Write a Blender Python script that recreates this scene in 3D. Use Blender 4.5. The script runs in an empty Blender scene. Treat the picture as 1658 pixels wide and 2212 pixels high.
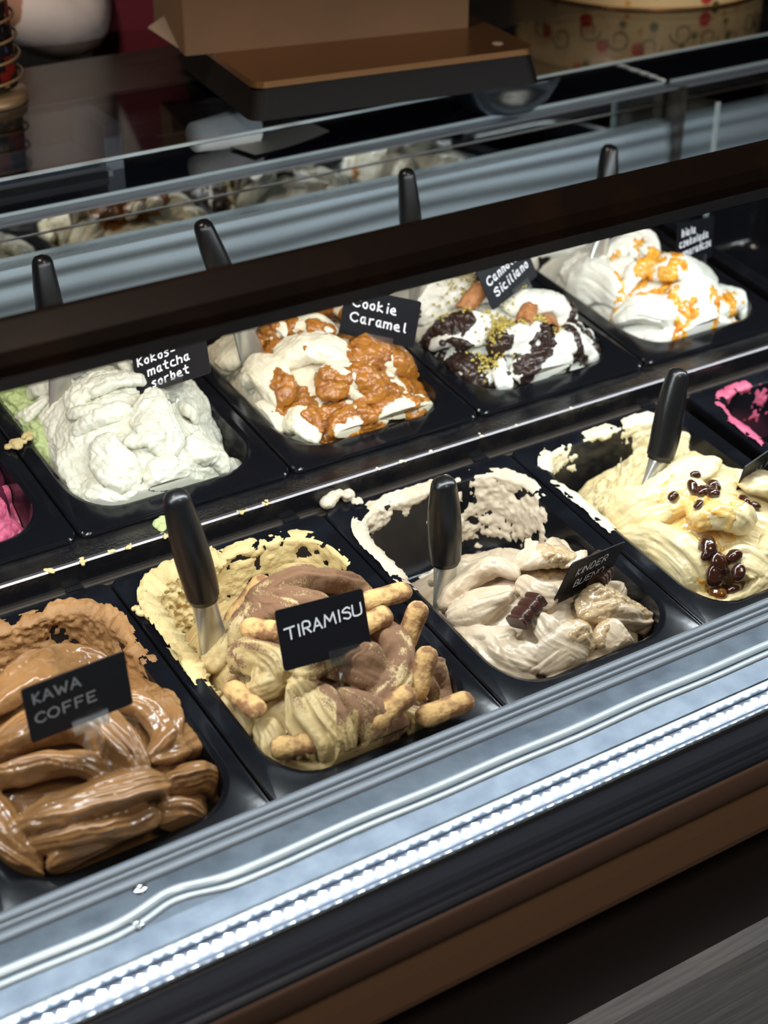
import bpy, bmesh, math, random
import numpy as np
from mathutils import Vector, Matrix

# ------------------------------------------------------------------ camera, world, lights
scene = bpy.context.scene
COL = scene.collection
TILT = math.radians(6.01)
CAM = Vector((-0.4914, -1.2932, 1.6959))

cam_data = bpy.data.cameras.new('camera')
cam = bpy.data.objects.new('camera', cam_data)
COL.objects.link(cam)
rot = Matrix(((0.8436, 0.2770, -0.4600), (-0.5370, 0.4351, -0.7227), (0.0, 0.8567, 0.5158)))
cam.matrix_world = Matrix.Translation(CAM) @ rot.to_quaternion().normalized().to_matrix().to_4x4()
cam_data.sensor_fit = 'VERTICAL'
cam_data.sensor_height = 36.0
cam_data.sensor_width = 27.0
cam_data.lens = 3466.7 / 2212 * 36.0
cam_data.clip_start = 0.02
cam_data.dof.use_dof = True
cam_data.dof.focus_distance = 1.62
cam_data.dof.aperture_fstop = 4.2
scene.camera = cam

world = bpy.data.worlds.new('world')
scene.world = world
world.use_nodes = True
bg = world.node_tree.nodes['Background']
bg.inputs[0].default_value = (0.75, 0.62, 0.50, 1)
bg.inputs[1].default_value = 0.028

scene.view_settings.view_transform = 'Standard'
scene.view_settings.look = 'None'
scene.view_settings.gamma = 1.0
scene.view_settings.use_curve_mapping = False
scene.view_settings.exposure = 0.0


def area(name, loc, target, sx, sy, power, color):
    d = bpy.data.lights.new(name, 'AREA')
    d.shape = 'RECTANGLE'; d.size = sx; d.size_y = sy; d.energy = power; d.color = color
    o = bpy.data.objects.new(name, d)
    COL.objects.link(o)
    o.location = loc
    v = Vector(target) - Vector(loc)
    o.rotation_euler = v.to_track_quat('-Z', 'Y').to_euler()
    return o


COOL = (0.90, 0.96, 1.0)
# the case's own lamp: the LED strip under the front rail, whose row of dots shines in the steel ledge
area('led_light_rail', (0.40, -0.200, 1.1680), (0.40, -0.130, 0.80), 2.4, 0.022, 18.0, COOL)
# the shop's warm ceiling lamps, above the picture
area('ceiling_lamp_service_offscreen', (-0.7, 0.05, 2.65), (0.4, 0.95, 1.1), 0.4, 0.4, 19.0, (1.0, 0.84, 0.70))
area('ceiling_lamp_customer_offscreen', (0.3, -1.7, 2.65), (0.3, -0.5, 0.6), 0.5, 0.5, 16.5, (1.0, 0.86, 0.72))

# ------------------------------------------------------------------ helpers
SW_RNG = random.Random(7)


def srgb(r, g, b):
    def f(c):
        c /= 255.0
        return c / 12.92 if c <= 0.04045 else ((c + 0.055) / 1.055) ** 2.4
    return (f(r), f(g), f(b), 1.0)


def material(name, color, rough=0.5, metal=0.0, noise=None, bump=None, coat=0.0, spec=0.5, emission=None, sss=0.0, stretch=None):
    m = bpy.data.materials.new(name)
    m.use_nodes = True
    nt = m.node_tree
    b = nt.nodes['Principled BSDF']
    b.inputs['Base Color'].default_value = color
    b.inputs['Roughness'].default_value = rough
    b.inputs['Metallic'].default_value = metal
    b.inputs['Specular IOR Level'].default_value = spec
    b.inputs['Coat Weight'].default_value = coat
    b.inputs['Coat Roughness'].default_value = 0.08
    if sss:
        b.inputs['Subsurface Weight'].default_value = sss
        b.inputs['Subsurface Radius'].default_value = (0.006, 0.004, 0.003)
        b.inputs['Subsurface Scale'].default_value = 1.0
    tc = nt.nodes.new('ShaderNodeTexCoord')
    vec = tc.outputs['Object']
    if stretch:
        mp = nt.nodes.new('ShaderNodeMapping')
        mp.inputs['Scale'].default_value = stretch
        nt.links.new(vec, mp.inputs[0]); vec = mp.outputs[0]
    if noise:                                   # (scale, second colour, low, high)
        n = nt.nodes.new('ShaderNodeTexNoise')
        n.inputs['Scale'].default_value = noise[0]
        n.inputs['Detail'].default_value = 5
        nt.links.new(vec, n.inputs['Vector'])
        r = nt.nodes.new('ShaderNodeMapRange')
        r.inputs[1].default_value = noise[2]; r.inputs[2].default_value = noise[3]
        nt.links.new(n.outputs['Fac'], r.inputs[0])
        mx = nt.nodes.new('ShaderNodeMix'); mx.data_type = 'RGBA'
        mx.inputs[6].default_value = color
        mx.inputs[7].default_value = noise[1]
        nt.links.new(r.outputs[0], mx.inputs[0])
        nt.links.new(mx.outputs[2], b.inputs['Base Color'])
    if bump:                                    # (scale, strength, distance)
        n = nt.nodes.new('ShaderNodeTexNoise')
        n.inputs['Scale'].default_value = bump[0]
        n.inputs['Detail'].default_value = 4
        nt.links.new(vec, n.inputs['Vector'])
        bp = nt.nodes.new('ShaderNodeBump')
        bp.inputs['Strength'].default_value = bump[1]
        bp.inputs['Distance'].default_value = bump[2]
        nt.links.new(n.outputs['Fac'], bp.inputs['Height'])
        nt.links.new(bp.outputs[0], b.inputs['Normal'])
    if emission:
        b.inputs['Emission Color'].default_value = emission[0]
        b.inputs['Emission Strength'].default_value = emission[1]
    return m


def pane_material(name, tint, gloss=1.0, rough=0.02, base=0.035):
    """thin clear pane: straight-through light plus a Fresnel reflection"""
    m = bpy.data.materials.new(name)
    m.use_nodes = True
    nt = m.node_tree
    nt.nodes.clear()
    out = nt.nodes.new('ShaderNodeOutputMaterial')
    mix = nt.nodes.new('ShaderNodeMixShader')
    tr = nt.nodes.new('ShaderNodeBsdfTransparent'); tr.inputs[0].default_value = tint
    gl = nt.nodes.new('ShaderNodeBsdfGlossy'); gl.inputs['Roughness'].default_value = rough
    gl.inputs[0].default_value = (gloss, gloss, gloss, 1)
    lw = nt.nodes.new('ShaderNodeLayerWeight'); lw.inputs['Blend'].default_value = 0.5
    pw = nt.nodes.new('ShaderNodeMath'); pw.operation = 'POWER'; pw.inputs[1].default_value = 5.0
    ma = nt.nodes.new('ShaderNodeMath'); ma.operation = 'MULTIPLY_ADD'; ma.inputs[1].default_value = 0.9; ma.inputs[2].default_value = base
    nt.links.new(lw.outputs['Facing'], pw.inputs[0]); nt.links.new(pw.outputs[0], ma.inputs[0])
    nt.links.new(ma.outputs[0], mix.inputs[0])
    nt.links.new(tr.outputs[0], mix.inputs[1])
    nt.links.new(gl.outputs[0], mix.inputs[2])
    nt.links.new(mix.outputs[0], out.inputs[0])
    return m


M = {}
M['pan'] = material('black_plastic', srgb(12, 14, 19), 0.17, spec=0.38, bump=(90, 0.05, 0.002), noise=(14, srgb(24, 27, 33), 0.5, 0.8))
M['handle'] = material('black_handle', srgb(15, 15, 16), 0.30, bump=(60, 0.04, 0.002))
M['steel'] = material('brushed_steel', srgb(176, 184, 192), 0.28, 1.0, stretch=(2, 60, 60), bump=(14, 0.06, 0.001), noise=(6, srgb(150, 160, 170), 0.3, 0.7))
M['panel_steel'] = material('matt_steel_panel', srgb(134, 147, 154), 0.42, 0.55, stretch=(2, 90, 90), bump=(10, 0.04, 0.001))
M['polished'] = material('polished_steel', srgb(200, 205, 210), 0.12, 1.0)
M['ledge'] = material('ledge_steel', srgb(104, 112, 122), 0.40, 0.8, bump=(160, 0.10, 0.001), noise=(40, srgb(84, 92, 103), 0.35, 0.7))
M['gasket'] = material('grey_gasket', srgb(112, 118, 126), 0.42, 0.3)
M['bead'] = material('white_sealant', srgb(205, 216, 224), 0.22, 0.2, coat=0.5)  # pale beads standing in for a reflection in the ledge steel
M['pcb'] = material('white_led_board', srgb(150, 158, 178), 0.4)
M['liner'] = material('channel_liner', srgb(120, 132, 150), 0.45, 0.2, bump=(200, 0.15, 0.001))
M['spatula_steel'] = material('spatula_steel', srgb(196, 194, 186), 0.30, 0.75, bump=(60, 0.1, 0.001))
M['led'] = material('led_chip', srgb(255, 255, 255), 0.4, emission=((0.86, 0.93, 1.0, 1), 13.0))
M['bumper'] = material('dark_bumper', srgb(48, 54, 66), 0.30, 0.2)
M['brown'] = material('bronze_panel', srgb(118, 94, 82), 0.42, 0.1)
M['copper'] = material('copper_strip', srgb(116, 90, 70), 0.38, 0.1)
M['black'] = material('black_recess', srgb(10, 10, 13), 0.5)
M['darkbrown'] = material('dark_brown_laminate', srgb(36, 30, 28), 0.5)
M['grey_wood'] = material('grey_wood_panel', srgb(186, 192, 200), 0.55, stretch=(2.0, 40, 40), noise=(6, srgb(150, 160, 174), 0.35, 0.7), bump=(12, 0.08, 0.002))
M['riser'] = material('riser_black', srgb(20, 20, 24), 0.18, 0.2, bump=(260, 0.35, 0.0015), noise=(30, srgb(42, 38, 34), 0.45, 0.75))
M['rail'] = material('brown_rail', srgb(70, 62, 56), 0.3, 0.5)
M['mirror'] = material('rear_glass', srgb(186, 192, 190), 0.03, 1.0)
M['shelf_glass'] = material('dark_shelf_glass', srgb(22, 25, 32), 0.06, 0.0, spec=0.7)
M['glass_edge'] = material('bright_glass_edge', srgb(205, 220, 222), 0.15, 0.6)
M['counter'] = material('dark_counter_wood', srgb(46, 42, 38), 0.33, stretch=(3, 30, 30), noise=(5, srgb(34, 31, 29), 0.4, 0.7))
M['cabinet'] = material('dark_cabinet_wood', srgb(52, 36, 28), 0.4, stretch=(30, 3, 3), noise=(6, srgb(38, 27, 22), 0.35, 0.7))
M['bar'] = material('dark_bronze_rail', srgb(30, 21, 16), 0.26, 0.2, noise=(18, srgb(46, 30, 20), 0.5, 0.75))
M['pane'] = pane_material('clear_pane', (0.97, 0.99, 0.99, 1))
M['top_glass'] = pane_material('smoked_top_glass', (0.62, 0.66, 0.70, 1), 1.0, 0.06, 0.02)
M['acrylic'] = pane_material('clear_acrylic', (0.96, 0.97, 0.97, 1), 1.0, 0.20, 0.22)
M['card'] = material('black_card', srgb(13, 14, 21), 0.42, spec=0.3)
M['riser_edge'] = material('riser_edge_steel', srgb(120, 116, 118), 0.35, 0.8)
M['ink_white'] = material('white_ink', srgb(240, 240, 246), 0.6)
M['ink_grey'] = material('grey_ink', srgb(190, 196, 200), 0.6)  # white lettering greyed for the poor light on front-row cards
M['kraft'] = material('kraft_cardboard', srgb(112, 84, 56), 0.7, noise=(8, srgb(102, 76, 50), 0.3, 0.7))
M['kraft_light'] = material('pale_cardboard', srgb(138, 122, 104), 0.7)
M['scale_body'] = material('scale_black_plastic', srgb(14, 11, 9), 0.55, spec=0.2)
M['scale_plate'] = material('bronze_scale_plate', srgb(136, 98, 62), 0.26, 0.75, stretch=(60, 3, 3), bump=(10, 0.03, 0.001))
M['paper'] = material('white_paper', srgb(226, 226, 220), 0.7)
M['parchment'] = material('grey_parchment', srgb(140, 138, 130), 0.6)
M['shirt'] = material('white_cotton', srgb(214, 204, 200), 0.8, bump=(40, 0.2, 0.004))
M['apron'] = material('maroon_cloth', srgb(96, 14, 34), 0.8, bump=(40, 0.2, 0.004))
M['skin'] = material('skin', srgb(200, 150, 124), 0.5)
M['hair'] = material('dark_hair', srgb(40, 28, 22), 0.5)
M['trousers'] = material('black_trousers', srgb(20, 20, 22), 0.8)
M['wire'] = material('coated_wire', srgb(150, 124, 92), 0.35, 0.5)
M['wall'] = material('grey_wall', srgb(66, 68, 72), 0.8)
M['floor'] = material('grey_floor', srgb(74, 76, 80), 0.5, stretch=(1, 8, 1), noise=(5, srgb(58, 60, 66), 0.4, 0.7))


def link(name, mesh, mat=None, parent=None, smooth=False):
    o = bpy.data.objects.new(name, mesh)
    COL.objects.link(o)
    if mat is not None and len(mesh.materials) == 0:
        mesh.materials.append(M[mat] if isinstance(mat, str) else mat)
    if smooth:
        mesh.polygons.foreach_set('use_smooth', [True] * len(mesh.polygons))
    if parent is not None:
        o.parent = parent
    return o


def mesh_from(name, v, f):
    me = bpy.data.meshes.new(name)
    me.from_pydata([tuple(p) for p in v], [], [tuple(q) for q in f])
    me.update()
    return me


def tag(o, label, cat, group=None):
    o['label'] = label; o['category'] = cat
    if group:
        o['group'] = group
    return o


def struct(o):
    o['kind'] = 'structure'
    return o


def empty(name, loc=(0, 0, 0), rot=(0, 0, 0)):
    o = bpy.data.objects.new(name, None)
    o.empty_display_size = 0.02
    COL.objects.link(o)
    o.location = loc; o.rotation_euler = rot
    return o


def box_data(x0, x1, y0, y1, z0, z1):
    v = [(x, y, z) for x in (x0, x1) for y in (y0, y1) for z in (z0, z1)]
    f = [(0, 1, 3, 2), (4, 6, 7, 5), (0, 4, 5, 1), (2, 3, 7, 6), (0, 2, 6, 4), (1, 5, 7, 3)]
    return v, f


def box(name, x0, x1, y0, y1, z0, z1, mat, parent=None, bevel=0.0):
    o = link(name, mesh_from(name, *box_data(x0, x1, y0, y1, z0, z1)), mat, parent)
    if bevel:
        bevel_mesh(o.data, bevel)
    return o


def bevel_mesh(me, w, seg=2):
    bm = bmesh.new(); bm.from_mesh(me)
    bmesh.ops.bevel(bm, geom=bm.edges[:], offset=w, segments=seg, profile=0.7, affect='EDGES')
    bm.to_mesh(me); bm.free()
    me.update()


def extrude_x(name, prof, x0, x1, mat, parent=None, smooth=False):
    """closed profile of (y, z) points swept along x"""
    n = len(prof)
    v = [(x0, y, z) for y, z in prof] + [(x1, y, z) for y, z in prof]
    f = [(i, (i + 1) % n, n + (i + 1) % n, n + i) for i in range(n)]
    f += [tuple(range(n))[::-1], tuple(range(n, 2 * n))]
    me = mesh_from(name, v, f)
    bm = bmesh.new(); bm.from_mesh(me); bmesh.ops.recalc_face_normals(bm, faces=bm.faces); bm.to_mesh(me); bm.free()
    o = link(name, me, mat, parent)
    if smooth:
        me.polygons.foreach_set('use_smooth', [len(p.vertices) == 4 for p in me.polygons])
    return o


def spline(pts, n):
    """Catmull-Rom through pts, n samples"""
    P = np.array(pts, float)
    Q = np.vstack([2 * P[0] - P[1], P, 2 * P[-1] - P[-2]])
    ts = np.linspace(0, len(P) - 1, n)
    out = []
    for t in ts:
        i = min(int(t), len(P) - 2); u = t - i
        a, b, c, d = Q[i], Q[i + 1], Q[i + 2], Q[i + 3]
        out.append(0.5 * ((2 * b) + (-a + c) * u + (2 * a - 5 * b + 4 * c - d) * u * u + (-a + 3 * b - 3 * c + d) * u ** 3))
    return np.array(out)


def tube_data(path, radii, seg=10, up=(0, 0, 1), flat=1.0, closed=False):
    """tube along path; radii scalar or list; flat squeezes it along the binormal"""
    P = np.array(path, float); n = len(P)
    R = np.full(n, radii) if np.isscalar(radii) else np.array(radii)
    T = np.roll(P, -1, 0) - np.roll(P, 1, 0) if closed else np.gradient(P, axis=0)
    T /= np.linalg.norm(T, axis=1)[:, None] + 1e-12
    U = np.array(up, float)
    v = []; f = []
    for i in range(n):
        s = np.cross(T[i], U); ls = np.linalg.norm(s)
        if ls < 1e-4:
            s = np.cross(T[i], (1, 0, 0)); ls = np.linalg.norm(s)
        s /= ls; w = np.cross(s, T[i])
        for k in range(seg):
            a = 2 * math.pi * k / seg
            v.append(P[i] + R[i] * (math.cos(a) * s * 1.0 + math.sin(a) * w * flat))
    m = n if closed else n - 1
    for i in range(m):
        j = (i + 1) % n
        for k in range(seg):
            f.append((i * seg + k, i * seg + (k + 1) % seg, j * seg + (k + 1) % seg, j * seg + k))
    if not closed:
        f.append(tuple(range(seg))[::-1])
        f.append(tuple(range((n - 1) * seg, n * seg)))
    return v, f


def lathe_data(prof, seg=48):
    v = []; f = []
    for r, z in prof:
        for k in range(seg):
            a = 2 * math.pi * k / seg
            v.append((r * math.cos(a), r * math.sin(a), z))
    for i in range(len(prof) - 1):
        for k in range(seg):
            f.append((i * seg + k, i * seg + (k + 1) % seg, (i + 1) * seg + (k + 1) % seg, (i + 1) * seg + k))
    f.append(tuple(range(seg))[::-1]); f.append(tuple(range((len(prof) - 1) * seg, len(prof) * seg)))
    return v, f


# ---- value noise in numpy
_perm = np.random.RandomState(3).permutation(512)
_perm = np.concatenate([_perm, _perm, _perm])
_val = np.random.RandomState(5).rand(512) * 2 - 1


def vnoise(P, scale=1.0, seed=0):
    p = np.asarray(P, float) * scale + seed * 17.31
    i = np.floor(p).astype(int); u = p - i
    u = u * u * (3 - 2 * u)
    i &= 511
    out = np.zeros(len(p))
    for dx in (0, 1):
        for dy in (0, 1):
            for dz in (0, 1):
                h = _perm[_perm[_perm[(i[:, 0] + dx) & 511] + ((i[:, 1] + dy) & 511)] + ((i[:, 2] + dz) & 511)] & 511
                w = (u[:, 0] if dx else 1 - u[:, 0]) * (u[:, 1] if dy else 1 - u[:, 1]) * (u[:, 2] if dz else 1 - u[:, 2])
                out += w * _val[h]
    return out


def fbm(P, scale, octaves=3, seed=0):
    s = 0; a = 1.0; t = 0
    for k in range(octaves):
        s = s + a * vnoise(P, scale * 2 ** k, seed + k); t += a; a *= 0.5
    return s / t


def smooth01(x):
    x = np.clip(x, 0, 1)
    return x * x * (3 - 2 * x)


# ---- frames of the two rows of pans (tilted towards the customer)
ROW_ORIGIN = {'f': Vector((0, 0, 0.80)),
              'b': Vector((0, 0.404 * math.cos(TILT) - 0.0355 * math.sin(TILT), 0.80 + 0.404 * math.sin(TILT) + 0.0355 * math.cos(TILT)))}


def place(o, row, x0):
    o.location = ROW_ORIGIN[row] + Vector((x0, 0, 0))
    o.rotation_euler = (TILT, 0, 0)
    return o


def pan_to_world(row, x, y, h):
    return ROW_ORIGIN[row] + Matrix.Rotation(TILT, 3, 'X') @ Vector((x, y, h))


def case_pt(y, h):
    """(v, h) in the front row's pan frame -> world (y, z)"""
    p = pan_to_world('f', 0, y, h)
    return (p.y, p.z)

XA, XB = -0.75, 1.75          # the case runs on past both sides of the picture
# ------------------------------------------------------------------ setting
struct(link('floor', mesh_from('floor', [(-4, -4, 0), (5, -4, 0), (5, 4, 0), (-4, 4, 0)], [(0, 1, 2, 3)]), 'floor'))
struct(box('wall_back', -4, 5, 3.0, 3.1, 0, 2.8, 'wall'))

# ------------------------------------------------------------------ display case
case = empty('display_case', (0.4, 0.0, 0.0))
tag(case, 'long dark gelato display case with steel ledge, bronze front and glass panes', 'display case')


def part(o, parent=None):
    o.parent = parent or case
    o.matrix_parent_inverse = (parent or case).matrix_world.inverted() if parent else Matrix.Translation((-0.4, 0, 0))
    return o

# front ledge, sloping riser and LED channel
part(extrude_x('steel_ledge', [(-0.352, 0.735), (-0.352, 0.7675), (-0.384, 0.7695), (-0.405, 0.770), (-0.428, 0.7700), (-0.4505, 0.7685), (-0.4520, 0.7675),
                               (-0.4525, 0.7565), (-0.483, 0.7565), (-0.483, 0.735)], XA, XB, 'ledge'))
for yc, hw, zt in ((-0.3575, 0.0058, 0.0062), (-0.3672, 0.0036, 0.0055), (-0.3768, 0.0062, 0.0055)):
    prof = [(yc + hw * math.cos(a), 0.7672 + zt * math.sin(a) ** 0.6) for a in np.linspace(0.02, math.pi - 0.02, 11)]
    prof = [(yc + hw, 0.766)] + prof + [(yc - hw, 0.766)]
    part(extrude_x('gasket_rib', prof, XA, XB, 'gasket', smooth=False))
# wavy reflection in the steel, shaped as pale beads bowing round a bolt
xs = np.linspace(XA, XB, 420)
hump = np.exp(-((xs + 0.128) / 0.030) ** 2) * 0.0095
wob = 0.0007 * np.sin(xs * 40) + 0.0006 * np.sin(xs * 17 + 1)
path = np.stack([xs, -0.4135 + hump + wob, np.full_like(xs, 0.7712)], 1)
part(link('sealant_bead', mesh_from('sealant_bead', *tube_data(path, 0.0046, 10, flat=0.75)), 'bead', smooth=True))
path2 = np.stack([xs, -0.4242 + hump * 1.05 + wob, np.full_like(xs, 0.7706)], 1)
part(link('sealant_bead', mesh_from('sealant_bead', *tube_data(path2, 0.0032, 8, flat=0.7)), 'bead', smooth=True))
for bx, by, bz in ((-0.147, -0.386, 0.7700), (-0.166, -0.4215, 0.7706)):
    v, f = lathe_data([(0.0001, 0.0), (0.0062, 0.0), (0.0062, 0.0010), (0.0048, 0.0016), (0.0030, 0.0014), (0.0026, 0.0030), (0.0010, 0.0036), (0.0001, 0.0036)], 24)
    v = [(a + bx, b + by, c + bz) for a, b, c in v]
    part(link('bolt', mesh_from('bolt', v, f), 'polished', smooth=True))
# LED strip in its channel
part(box('polished_upstand', XA, XB, -0.4540, -0.4524, 0.7566, 0.7680, 'steel'))
part(box('channel_liner', XA, XB, -0.4798, -0.4542, 0.7562, 0.7568, 'liner'))  # pale diffuse sheet added so the channel floor does not go dark
strip = part(box('led_strip', -0.60, 1.20, -0.4700, -0.4550, 0.7566, 0.7578, 'pcb'))
dia = 0.0043
v = []
for z in (0.0, 0.0018):
    v += [(dia * 1.15, 0.0008, z), (0.0006, dia, z), (-dia * 1.15, -0.0008, z), (-0.0006, -dia, z)]
f = [(3, 2, 1, 0), (4, 5, 6, 7)] + [(i, (i + 1) % 4, 4 + (i + 1) % 4, 4 + i) for i in range(4)]
chip = mesh_from('led', v, f); chip.materials.append(M['led'])
for i in range(150):
    o = bpy.data.objects.new('led', chip); COL.objects.link(o)
    o.location = (-0.55 + i * 0.0108, -0.4625 + (0.0010 if i % 2 else -0.0010), 0.7576)
    o.rotation_euler = (0, 0, 0.25)
    o.parent = strip
# bright glass trim, bumper, bronze panels, recess, lower front
part(extrude_x('glass_trim', [(-0.480, 0.752), (-0.480, 0.7655), (-0.4835, 0.7685), (-0.487, 0.7685), (-0.4885, 0.766), (-0.4885, 0.752)], XA, XB, 'polished'))
part(extrude_x('bumper', [(-0.4885, 0.735), (-0.4885, 0.7645), (-0.494, 0.7655), (-0.503, 0.764), (-0.509, 0.7615), (-0.5115, 0.7585), (-0.5135, 0.7590),
                          (-0.5160, 0.7580), (-0.5175, 0.7560), (-0.5195, 0.7565), (-0.5225, 0.7535), (-0.5230, 0.7495), (-0.5190, 0.7470), (-0.505, 0.735)], XA, XB, 'bumper'))
pr = [(-0.5185, 0.7505), (-0.5225, 0.7500), (-0.5240, 0.7440), (-0.5245, 0.7350), (-0.5240, 0.7270), (-0.5220, 0.7190), (-0.5180, 0.7120), (-0.5120, 0.7065), (-0.49, 0.7055), (-0.49, 0.7505)]
part(extrude_x('bronze_panel', pr, XA, XB, 'brown', smooth=True))
part(extrude_x('bumper_inlay', [(-0.5035, 0.7620), (-0.5035, 0.7642), (-0.5085, 0.7622), (-0.5085, 0.7600)], XA, XB, 'bumper'))  # ridges added along the bumper where highlight lines run
part(extrude_x('bumper_inlay', [(-0.5185, 0.7550), (-0.5188, 0.7568), (-0.5208, 0.7557), (-0.5208, 0.7540)], XA, XB, 'bumper'))
part(extrude_x('copper_strip', [(-0.49, 0.7060), (-0.5110, 0.7060), (-0.5190, 0.690), (-0.5270, 0.6700), (-0.5270, 0.6640), (-0.49, 0.6640)], XA, XB, 'copper'))
part(box('front_recess', XA, XB, -0.47, -0.44, 0.10, 0.735, 'black'))
part(box('recess_rail', XA, XB, -0.512, -0.468, 0.516, 0.60, 'darkbrown'))
part(box('lower_front_panel', XA, XB, -0.535, -0.500, 0.06, 0.5165, 'grey_wood'))
part(box('case_base', XA, XB, -0.44, 0.62, 0.02, 0.66, 'black'))

# riser between the two rows of pans
prof = [case_pt(a, b) for a, b in ((0.40, 0.020), (0.060, 0.0215), (0.014, 0.0235), (0.0115, 0.0225), (0.0115, -0.004), (0.0085, -0.006), (0.0085, -0.0095), (0.004, -0.0095), (0.004, -0.10), (0.012, -0.10))]
prof = [case_pt(a, b) for a, b in ((0.060, -0.10), (0.060, 0.0195), (0.0165, 0.0235), (0.0125, 0.0235), (0.0110, 0.0220), (0.0110, -0.004), (0.0110, -0.10))]
part(extrude_x('row_riser', prof, XA, XB, 'riser'))
part(extrude_x('riser_edge', [case_pt(a, b) for a, b in ((0.0165, 0.0236), (0.0150, 0.0246), (0.0118, 0.0244), (0.0100, 0.0228), (0.0104, 0.0215))], XA, XB, 'riser_edge'))
part(extrude_x('pan_rail', [case_pt(a, b) for a, b in ((0.0108, -0.030), (0.0108, -0.0035), (0.0085, -0.0030), (0.0075, -0.0050), (0.0050, -0.0055), (0.0045, -0.0075), (0.0012, -0.0080), (0.0012, -0.030))], XA, XB, 'rail'))
for i in range(9):
    cx = -0.52 + i * 0.25 - 0.022
    y0, z0 = case_pt(0.0062, -0.0045)
    part(box('rail_clip', cx, cx + 0.018, y0 - 0.004, y0 + 0.004, z0 - 0.004, z0 + 0.0022, 'black'))

# rippled steel back of the well
nx, nz = 200, 40
v = []; f = []
for i in range(nx):
    x = XA + (XB - XA) * i / (nx - 1)
    for k in range(nz):
        t = k / (nz - 1)
        w = 0.050 * math.sin(x * 6.0 + 0.6) + 0.026 * math.sin(x * 13 + 2)
        tt = t + w * (1 - t) * 1.6
        y = 0.432 + 0.036 * t
        for c, a, s in ((0.84, 0.0050, 0.014), (0.60, 0.0070, 0.026), (0.26, 0.0060, 0.05)):
            y -= a / (1 + math.exp(-(tt - c) / s)) - a * 0.5
        v.append((x, y, 0.845 + 0.114 * t))
for i in range(nx - 1):
    for k in range(nz - 1):
        a = i * nz + k
        f.append((a, a + nz, a + nz + 1, a + 1))
part(link('rippled_back_panel', mesh_from('rippled_back_panel', v, f), 'panel_steel', smooth=True))
part(box('back_panel_cap', XA, XB, 0.4575, 0.478, 0.9555, 0.9605, 'panel_steel'))
# rear mirror glass, its trim line, lower glass shelf
part(box('rear_glass', XA, 1.122, 0.470, 0.476, 0.958, 1.0165, 'mirror'))
part(box('rear_glass', 1.135, XB, 0.470, 0.476, 0.958, 1.0165, 'mirror'))
part(box('glass_trim_line', XA, XB, 0.4675, 0.4700, 0.9865, 0.9880, 'rail'))
part(box('lower_glass_shelf', XA, 1.118, 0.4695, 0.640, 1.0165, 1.0215, 'shelf_glass'))
part(box('lower_glass_shelf', 1.130, XB, 0.4695, 0.640, 1.0165, 1.0215, 'shelf_glass'))
part(box('shelf_edge', XA, 1.118, 0.4675, 0.4697, 1.0170, 1.0212, 'glass_edge'))
part(box('shelf_edge', 1.130, XB, 0.4675, 0.4697, 1.0170, 1.0212, 'glass_edge'))
pth = spline([(1.119, 0.4685, 1.021), (1.1185, 0.50, 1.0225), (1.117, 0.54, 1.0222), (1.116, 0.60, 1.022)], 40)
pth[:, 0] += 0.0012 * np.sin(np.arange(40) * 0.9)
part(link('white_seal', mesh_from('white_seal', *tube_data(pth, 0.0022, 8)), 'paper', smooth=True))
part(box('glass_divider', 1.1205, 1.1285, 0.36, 0.4665, 0.845, 1.0165, 'pane'))
part(box('divider_edge', 1.1205, 1.1285, 0.3575, 0.3600, 0.845, 1.0165, 'glass_edge'))
part(box('divider_bracket', 1.1290, 1.1400, 0.440, 0.4690, 0.845, 1.0160, 'rail'))
# cabinet panel behind the shelf, frame post and aluminium rail
part(box('cabinet_panel', 0.30, XB, 0.640, 0.655, 1.000, 1.082, 'cabinet'))
part(box('cabinet_edge', 0.30, XB, 0.6372, 0.6400, 1.040, 1.0432, 'rail'))
part(box('frame_post', 0.262, 0.286, 0.540, 0.640, 1.0216, 1.0800, 'gasket'))
part(box('aluminium_frame', XA, 0.262, 0.520, 0.655, 1.0216, 1.0290, 'gasket'))
part(link('aluminium_rail', mesh_from('aluminium_rail', *tube_data([(XA, 0.545, 1.034), (0.250, 0.545, 1.034)], 0.0065, 16)), 'polished', smooth=True))
part(box('aluminium_lip', XA, 0.255, 0.5175, 0.5205, 1.0216, 1.0305, 'polished'))
# top: smoked glass in front, dark counter behind
part(box('top_glass', XA, XB, 0.402, 0.640, 1.0825, 1.0885, 'top_glass'))
part(box('top_glass_edge', XA, XB, 0.3995, 0.4022, 1.0848, 1.0885, 'glass_edge'))
part(box('counter_top', XA, XB, 0.640, 0.806, 1.055, 1.0885, 'counter', bevel=0.0015))
part(box('counter_seam', XA, XB, 0.6375, 0.6402, 1.0840, 1.0886, 'rail'))
part(box('cabinet_back', XA, XB, 0.66, 0.80, 0.02, 1.055, 'black'))
part(box('led_housing', XA, XB, 0.446, 0.4690, 1.0135, 1.0165, 'gasket'))  # added strip under the shelf, with no lamp in it
# front glass and the dark rail along its top
gl = [(-0.4862, 0.7660), (-0.4832, 0.7660), (-0.2345, 1.1650), (-0.2375, 1.1650)]
part(extrude_x('front_glass', gl, XA, XB, 'pane'))
bar = [(-0.251, 1.173), (-0.251, 1.182), (-0.247, 1.192), (-0.231, 1.2085), (-0.223, 1.2085), (-0.219, 1.202), (-0.219, 1.168), (-0.225, 1.1600), (-0.246, 1.1595)]
part(extrude_x('top_rail', bar, XA, XB, 'bar'))
part(box('rail_led_housing', XA, XB, -0.2185, -0.186, 1.1690, 1.1750, 'black'))


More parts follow.
